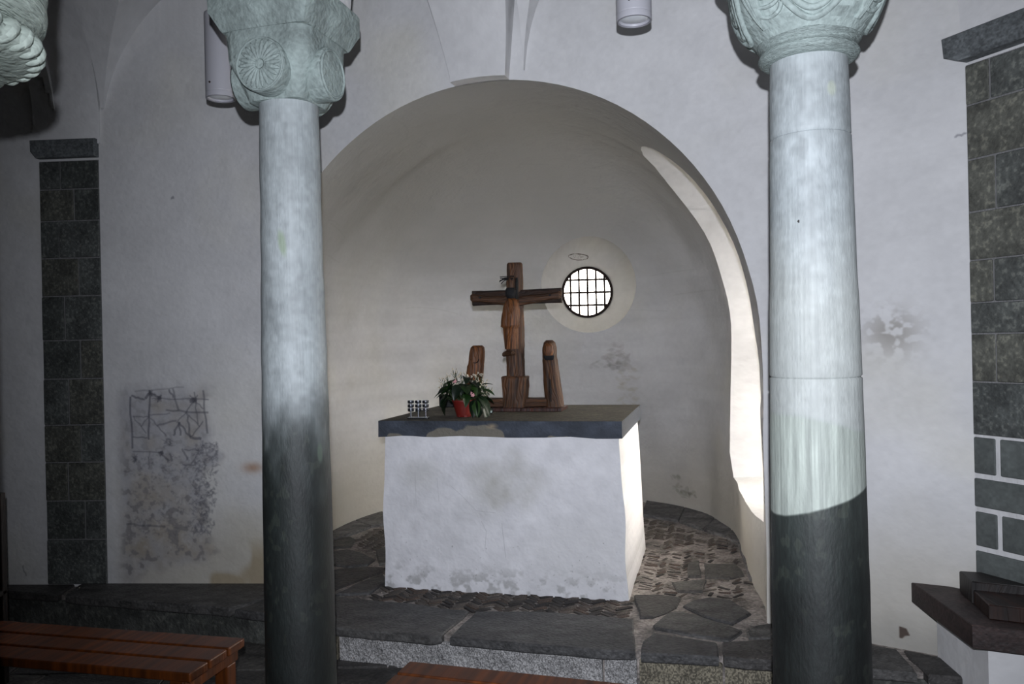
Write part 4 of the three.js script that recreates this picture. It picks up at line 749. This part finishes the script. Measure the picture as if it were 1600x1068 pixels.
{ // right column of three drums with the interlace capital
  const X = 0.975, d = 2.6, facing = Math.atan2(-X, d), y0 = NAVE, y1 = 2.36, H = y1 - y0;
  const t = thing('column', 'thick grey stone column of stacked drums with interlaced carving, right of the altar', 'column', V3(X, d, 0), 0);
  M.colR = STD({ bumpMap: tiled(bumpStone, 0.25), bumpScale: 0.0018, roughness: 0.62, map: shaftTex((u, v) => {
    const y = y0 + v * H, psi = (u - 0.5) * 6.283;
    let c = stoneGrey(u, v, 631, H); const b = dampStone(u, v, 641, H), e = fbm(u * 9, v * 12, 4, 647) - 0.5;
    const st = fbm(u * 150, v * 14, 3, 651) - 0.5;
    const arc = 1.235 - 0.03 * (1 + Math.sin(psi)) - 0.02 * Math.sin(psi) ** 2, m1 = 1 - sstep(arc - 0.012, arc + 0.012, y); c = mix3(c, [158, 166, 156].map((q) => q * (1 + st * 0.5)), m1 * 0.8);
    const below = 1 - sstep(1.5, 1.95, y + e * 0.2); c = mix3(c, [184, 186, 176].map((q) => q * (1 + st * 0.3)), below * (1 - m1) * 0.4);
    const edge = 0.945 + 0.045 * Math.sin(psi) - 0.02 * Math.cos(psi) + e * 0.012, m2 = 1 - sstep(edge - 0.006, edge + 0.004, y); c = mix3(c, b.map((q) => q * (1 + st * 0.35)), m2 * (0.86 + 0.14 * (1 - sstep(0.6, 0.93, y))));
    const hole = Math.hypot((psi + 0.3) / 0.024, (y - 1.815) / 0.0045); if (hole < 1) c = [20, 18, 16];
    const gp = 1 - sstep(0.5, 1, Math.hypot((psi - 0.55) / 0.18, (y - 2.22) / 0.035) + e); c = mix3(c, [176, 184, 160], gp * 0.5);
    return c;
  }) });
  const prof = [[y0 + 0.1, 0.153], [0.49, 0.150], [1.0, 0.1465], [1.328, 0.140], [1.81, 0.130], [2.092, 0.1245], [2.36, 0.118]];
  const rAt = (y) => { for (let i = 0; i < prof.length - 1; i++) if (y <= prof[i + 1][0]) return lerp(prof[i][1], prof[i + 1][1], (y - prof[i][0]) / (prof[i + 1][0] - prof[i][0])); return prof[prof.length - 1][1]; };
  const drum = (a, b) => { const q = [[a, rAt(a) - 0.006]]; for (let k = 0; k <= 24; k++) { const y = lerp(a + 0.006, b - 0.004, k / 24); q.push([y, rAt(y) + (vnoise(y * 9, 2, 13) - 0.5) * 0.003]); } q.push([b, rAt(b) - 0.005]); return q; };
  part('shaft_drum', shaft(drum(y0 + 0.1, 1.328), y0, y1, facing), M.colR, t, 'dark-stained lowest drum');
  part('shaft_drum', shaft(drum(1.328, 2.095), y0, y1, facing), M.colR, t);
  part('shaft_drum', shaft(drum(2.095, 2.36), y0, y1, facing), M.colR, t);
  part('base', lathe([[0, NAVE], [0.22, NAVE], [0.22, NAVE + 0.05], [0.21, NAVE + 0.06], [0.185, NAVE + 0.075], [0.18, NAVE + 0.1], [0.15, NAVE + 0.12]], 48), M.slates[1], t);
  const cap = new THREE.Group(); cap.name = 'capital'; cap.position.y = 2.335; cap.rotation.y = ROOM; t.add(cap);
  part('collar', lathe([[0.11, 0.0], [0.135, 0.0], [0.15, 0.008], [0.156, 0.02], [0.15, 0.034], [0.142, 0.042], [0.15, 0.05], [0.16, 0.06], [0.158, 0.07], [0.12, 0.08]], 56), M.marble, cap);
  const bell = [[0.05, 0.29, 2.2], [0.08, 0.335, 2.3], [0.11, 0.39, 2.6], [0.15, 0.43, 3], [0.2, 0.46, 3.6], [0.26, 0.475, 4.4], [0.32, 0.48, 5]];
  const bellAt = (y) => { for (let i = 0; i < bell.length - 1; i++) if (y <= bell[i + 1][0]) { const q = clamp((y - bell[i][0]) / (bell[i + 1][0] - bell[i][0])); return [lerp(bell[i][1], bell[i + 1][1], q), lerp(bell[i][2], bell[i + 1][2], q)]; } return [bell[6][1], bell[6][2]]; };
  const surf = (th, y, off = 0) => { const [w, n] = bellAt(y), c = Math.cos(th), s = Math.sin(th), k = Math.pow(Math.pow(Math.abs(c), n) + Math.pow(Math.abs(s), n), -1 / n) * w * 0.5 + off; return new THREE.Vector3(c * k, y, s * k); };
  {
    const pos = [], idx = [], S = 72, R = 24;
    for (let r = 0; r <= R; r++) for (let i = 0; i <= S; i++) pos.push(...surf((i / S) * 6.28318, 0.05 + (r / R) * 0.27).toArray());
    for (let r = 0; r < R; r++) for (let i = 0; i < S; i++) { const a = r * (S + 1) + i, b = a + 1, c = a + S + 1, e = c + 1; idx.push(a, c, b, b, c, e); }
    const g = new THREE.BufferGeometry(); g.setAttribute('position', new THREE.Float32BufferAttribute(pos, 3)); g.setIndex(idx);
    part('bell', metreUV(toCreasedNormals(g, 0.9)), M.marble, cap);
  }
  // two-strand interlace: nested loops on every face, a strand on every second corner, fans on the others
  const bands = [], band = (f, r = 0.009, n = 26) => { const q = []; for (let k = 0; k <= n; k++) { const [th, y] = f(k / n); q.push(surf(th, clamp(y, 0.055, 0.32), 0.001)); } bands.push(tube(q, r, 40, 6)); };
  for (let k = 0; k < 4; k++) {
    const th0 = Math.PI / 2 + k * Math.PI / 2;
    for (const [w, low] of [[0.60, 0.085], [0.5, 0.108], [0.36, 0.152], [0.27, 0.172], [0.15, 0.21]]) band((q) => { const a = Math.PI * (1 + q); return [th0 - 0.02 + Math.cos(a) * w, 0.3 + Math.sin(a) * (0.3 - low)]; }, low < 0.12 ? 0.011 : 0.009);
    const tc = th0 + Math.PI / 4;
    for (const s of [0.1, 0.2, 0.3]) band((q) => [tc + lerp(0.02 * s, s, q) * (k % 2 ? 1 : -1), 0.1 + q * 0.22], 0.008, 12);
    for (const s of [0, -0.1, -0.2]) band((q) => [tc + lerp(s * 0.2, s, q) * (k % 2 ? 1 : -1), 0.085 + q * 0.235], 0.009, 12);
    for (const s of [0.06, 0.085, 0.11]) band((q) => { const a = Math.PI * (1 + q); return [th0 + 0.62 + Math.cos(a) * 0.2, s + 0.075 + Math.sin(a) * 0.03]; }, 0.007, 16);
  }
  part('interlace_carving', metreUV(merge(bands)), M.marble, cap, 'carved interlaced loops');
  part('impost', metreUV(hewn([[0.318, 0, 0, 0.49, 0.49], [0.33, 0, 0, 0.51, 0.51], [0.38, 0, 0, 0.58, 0.58], [0.46, 0, 0, 0.58, 0.58]], 24, 64, 0.0015, 9, 3)), M.marble, cap);
  pier(cap, 0.455, 0.5);
}
{ // the nearest column: only the rope collar and lower bell of its capital reach into the frame
  const t = thing('column', 'bright close column capital with a rope-twist collar cut by the top left corner', 'column', V3(-1.098, 1.45, 0), 0);
  const yc = 2.012;
  part('shaft', lathe(fine([[NAVE + 0.1, 0.13], [1.0, 0.128], [yc + 0.03, 0.125]], 8).map(([y, r]) => [r, y]), 48), M.marblePale, t);
  part('base', lathe([[0, NAVE], [0.19, NAVE], [0.19, NAVE + 0.06], [0.16, NAVE + 0.08], [0.155, NAVE + 0.1], [0.12, NAVE + 0.12]], 40), M.slates[1], t);
  const rope = []; for (let k = 0; k < 34; k++) { const a = (k / 34) * 6.2832; rope.push(new THREE.SphereGeometry(1, 12, 8).scale(0.0175, 0.033, 0.03).rotateZ(-0.6).translate(0, 0, 0.208).rotateY(a).translate(0, yc + 0.022, 0)); }
  part('rope_collar', metreUV(merge([...rope, lathe([[0.1, yc - 0.01], [0.19, yc - 0.012], [0.224, yc + 0.005], [0.226, yc + 0.025], [0.2, yc + 0.045], [0.1, yc + 0.05]], 56)])), M.marblePale, t, 'rope-twist collar');
  part('capital', lathe([[0.1, yc + 0.04], [0.205, yc + 0.05], [0.215, yc + 0.062], [0.237, yc + 0.07], [0.241, yc + 0.09], [0.239, yc + 0.115], [0.242, yc + 0.13], [0.239, yc + 0.16], [0.241, yc + 0.2], [0.25, yc + 0.3], [0.27, yc + 0.36], [0.1, yc + 0.37]], 56), M.marblePale, t);
  part('impost', metreUV(hewn([[yc + 0.36, 0, 0, 0.5, 0.5], [yc + 0.42, 0, 0, 0.56, 0.56], [yc + 0.5, 0, 0, 0.56, 0.56]], 20, 48, 0.001, 3, 3)), M.marblePale, t);
  pier(t, yc + 0.5, 0.4);
}

// ------------------------------------------------------------------ lamps
function lamp(label, pos, top) {
  const t = thing('ceiling_lamp', label, 'lamp', pos);
  part('housing', lathe([[0, 0.435], [0.066, 0.435], [0.0725, 0.43], [0.0735, 0.42], [0.0735, 0.032], [0.0715, 0.03], [0.0715, 0.026], [0.0735, 0.024], [0.0735, 0.0], [0.07, 0.0], [0.062, 0.02], [0.06, 0.1]], 48), M.lampWhite, t);
  part('rim', new THREE.TorusGeometry(0.0695, 0.004, 8, 48).rotateX(Math.PI / 2).translate(0, 0.002, 0), M.lampRing, t);
  part('lens', lathe([[0, 0.004], [0.03, 0.005], [0.058, 0.012], [0.064, 0.02]], 40), M.lampLens, t);
  part('screw', new THREE.CylinderGeometry(0.005, 0.005, 0.006, 10).rotateX(Math.PI / 2).translate(-0.03, 0.065, 0.068), M.iron, t);
  part('hanging_rod', new THREE.CylinderGeometry(0.007, 0.007, top - pos.y - 0.42, 10).translate(0, (top - pos.y + 0.44) / 2, 0), M.lampWhite, t);
}
lamp('white cylinder lamp hanging beside the wheel-carved capital', V3(-1.46, 4.12, 2.735), 3.9);
lamp('white cylinder lamp hanging at the top edge above the arch', V3(0.545, 3.4, 2.80), 4.13);

// ------------------------------------------------------------------ benches
function bench(label, cX, cd, turn, len, side) {      // cX, cd: a back corner of the seat; side: which way it runs from there
  const t = thing('bench', label, 'bench', V3(cX, cd, NAVE), turn, undefined);
  const s = side, top = 0.45;
  for (let k = 0; k < 3; k++) part('seat_plank', metreUV(new RoundedBoxGeometry(len, 0.036, 0.112, 2, 0.006)).translate(s * len / 2, top - 0.018, 0.056 + k * 0.126), M.bench, t);
  part('apron', metreUV(new RoundedBoxGeometry(len - 0.3, 0.07, 0.03, 1, 0.004)).translate(s * len / 2, top - 0.075, 0.18), M.benchUnder, t);
  for (const q of [0.06, len - 0.06]) {
    for (const z of [0.05, 0.315]) part('leg', metreUV(new RoundedBoxGeometry(0.06, top - 0.09, 0.06, 1, 0.005)).translate(s * q, (top - 0.09) / 2, z), M.bench, t);
    part('cross_rail', metreUV(new RoundedBoxGeometry(0.06, 0.055, 0.36, 1, 0.005)).translate(s * q, top - 0.0635, 0.183), M.bench, t);
  }
  return t;
}
bench('dark orange three-plank wooden bench at the lower left', -1.13, 3.33, -0.235, 1.3, -1);
bench('orange wooden bench cut by the bottom edge between the columns', -0.414, 3.05, -0.3, 1.7, 1);
{
  const t = thing('chair', 'dark wooden chair at the left edge with only its back post showing', 'chair', V3(-2.778, 4.02, NAVE), 0);
  for (const [x, z, h] of [[0.205, 0.0, 0.95], [-0.205, 0.0, 0.95], [0.205, 0.38, 0.44], [-0.205, 0.38, 0.44]]) part('leg', metreUV(new RoundedBoxGeometry(0.04, h, 0.04, 1, 0.004)).translate(x, h / 2, z), M.darkWood, t);
  part('seat', metreUV(new RoundedBoxGeometry(0.45, 0.03, 0.42, 1, 0.008)).translate(0, 0.455, 0.19), M.darkWood, t);
  for (const y of [0.88, 0.7]) part('back_rail', metreUV(new RoundedBoxGeometry(0.37, 0.09, 0.022, 1, 0.006)).translate(0, y, 0), M.darkWood, t);
}
// ------------------------------------------------------------------ masonry bench on the right with its stone top and wooden seat
{
  const t = thing('masonry_bench', 'white plastered masonry bench with a dark red stone top at lower right', 'bench', V3(0, 0, 0), 0);
  const out = [[1.815, 3.715], [1.777, 3.157], [1.93, 3.08], [2.35, 2.87], [2.30, 2.97], [2.03, 3.56], [1.95, 3.645]];
  const ins = [[1.9, 3.66], [1.862, 3.2], [1.96, 3.15], [2.31, 2.96], [2.03, 3.56], [1.95, 3.64]];
  part('bench_body', raised(ins, NAVE - 0.02, 0.42, 0.01), M.plaster, t);
  part('stone_top', raised(out, 0.222, 0.093, 0.004), M.porphyry, t, 'dark red-brown stone top');
  const w = thing('wooden_seat', 'dark stepped wooden seat board lying on the masonry bench', 'seat', V3(0, 0, 0.315), 0);
  part('seat_board', raised([[1.955, 3.54], [1.875, 3.21], [2.275, 3.005], [2.17, 3.23], [2.03, 3.53]], 0, 0.06, 0.004), M.darkWoodWarm, w);
  part('back_board', raised([[1.95, 3.555], [1.915, 3.40], [2.13, 3.295], [2.03, 3.53]], 0.0, 0.095, 0.004), M.darkWood, w);
}

scene.environment = null;
scene.traverse((o) => { if (o.isMesh) { o.castShadow = true; o.receiveShadow = true; } });
renderer.render(scene, camera);
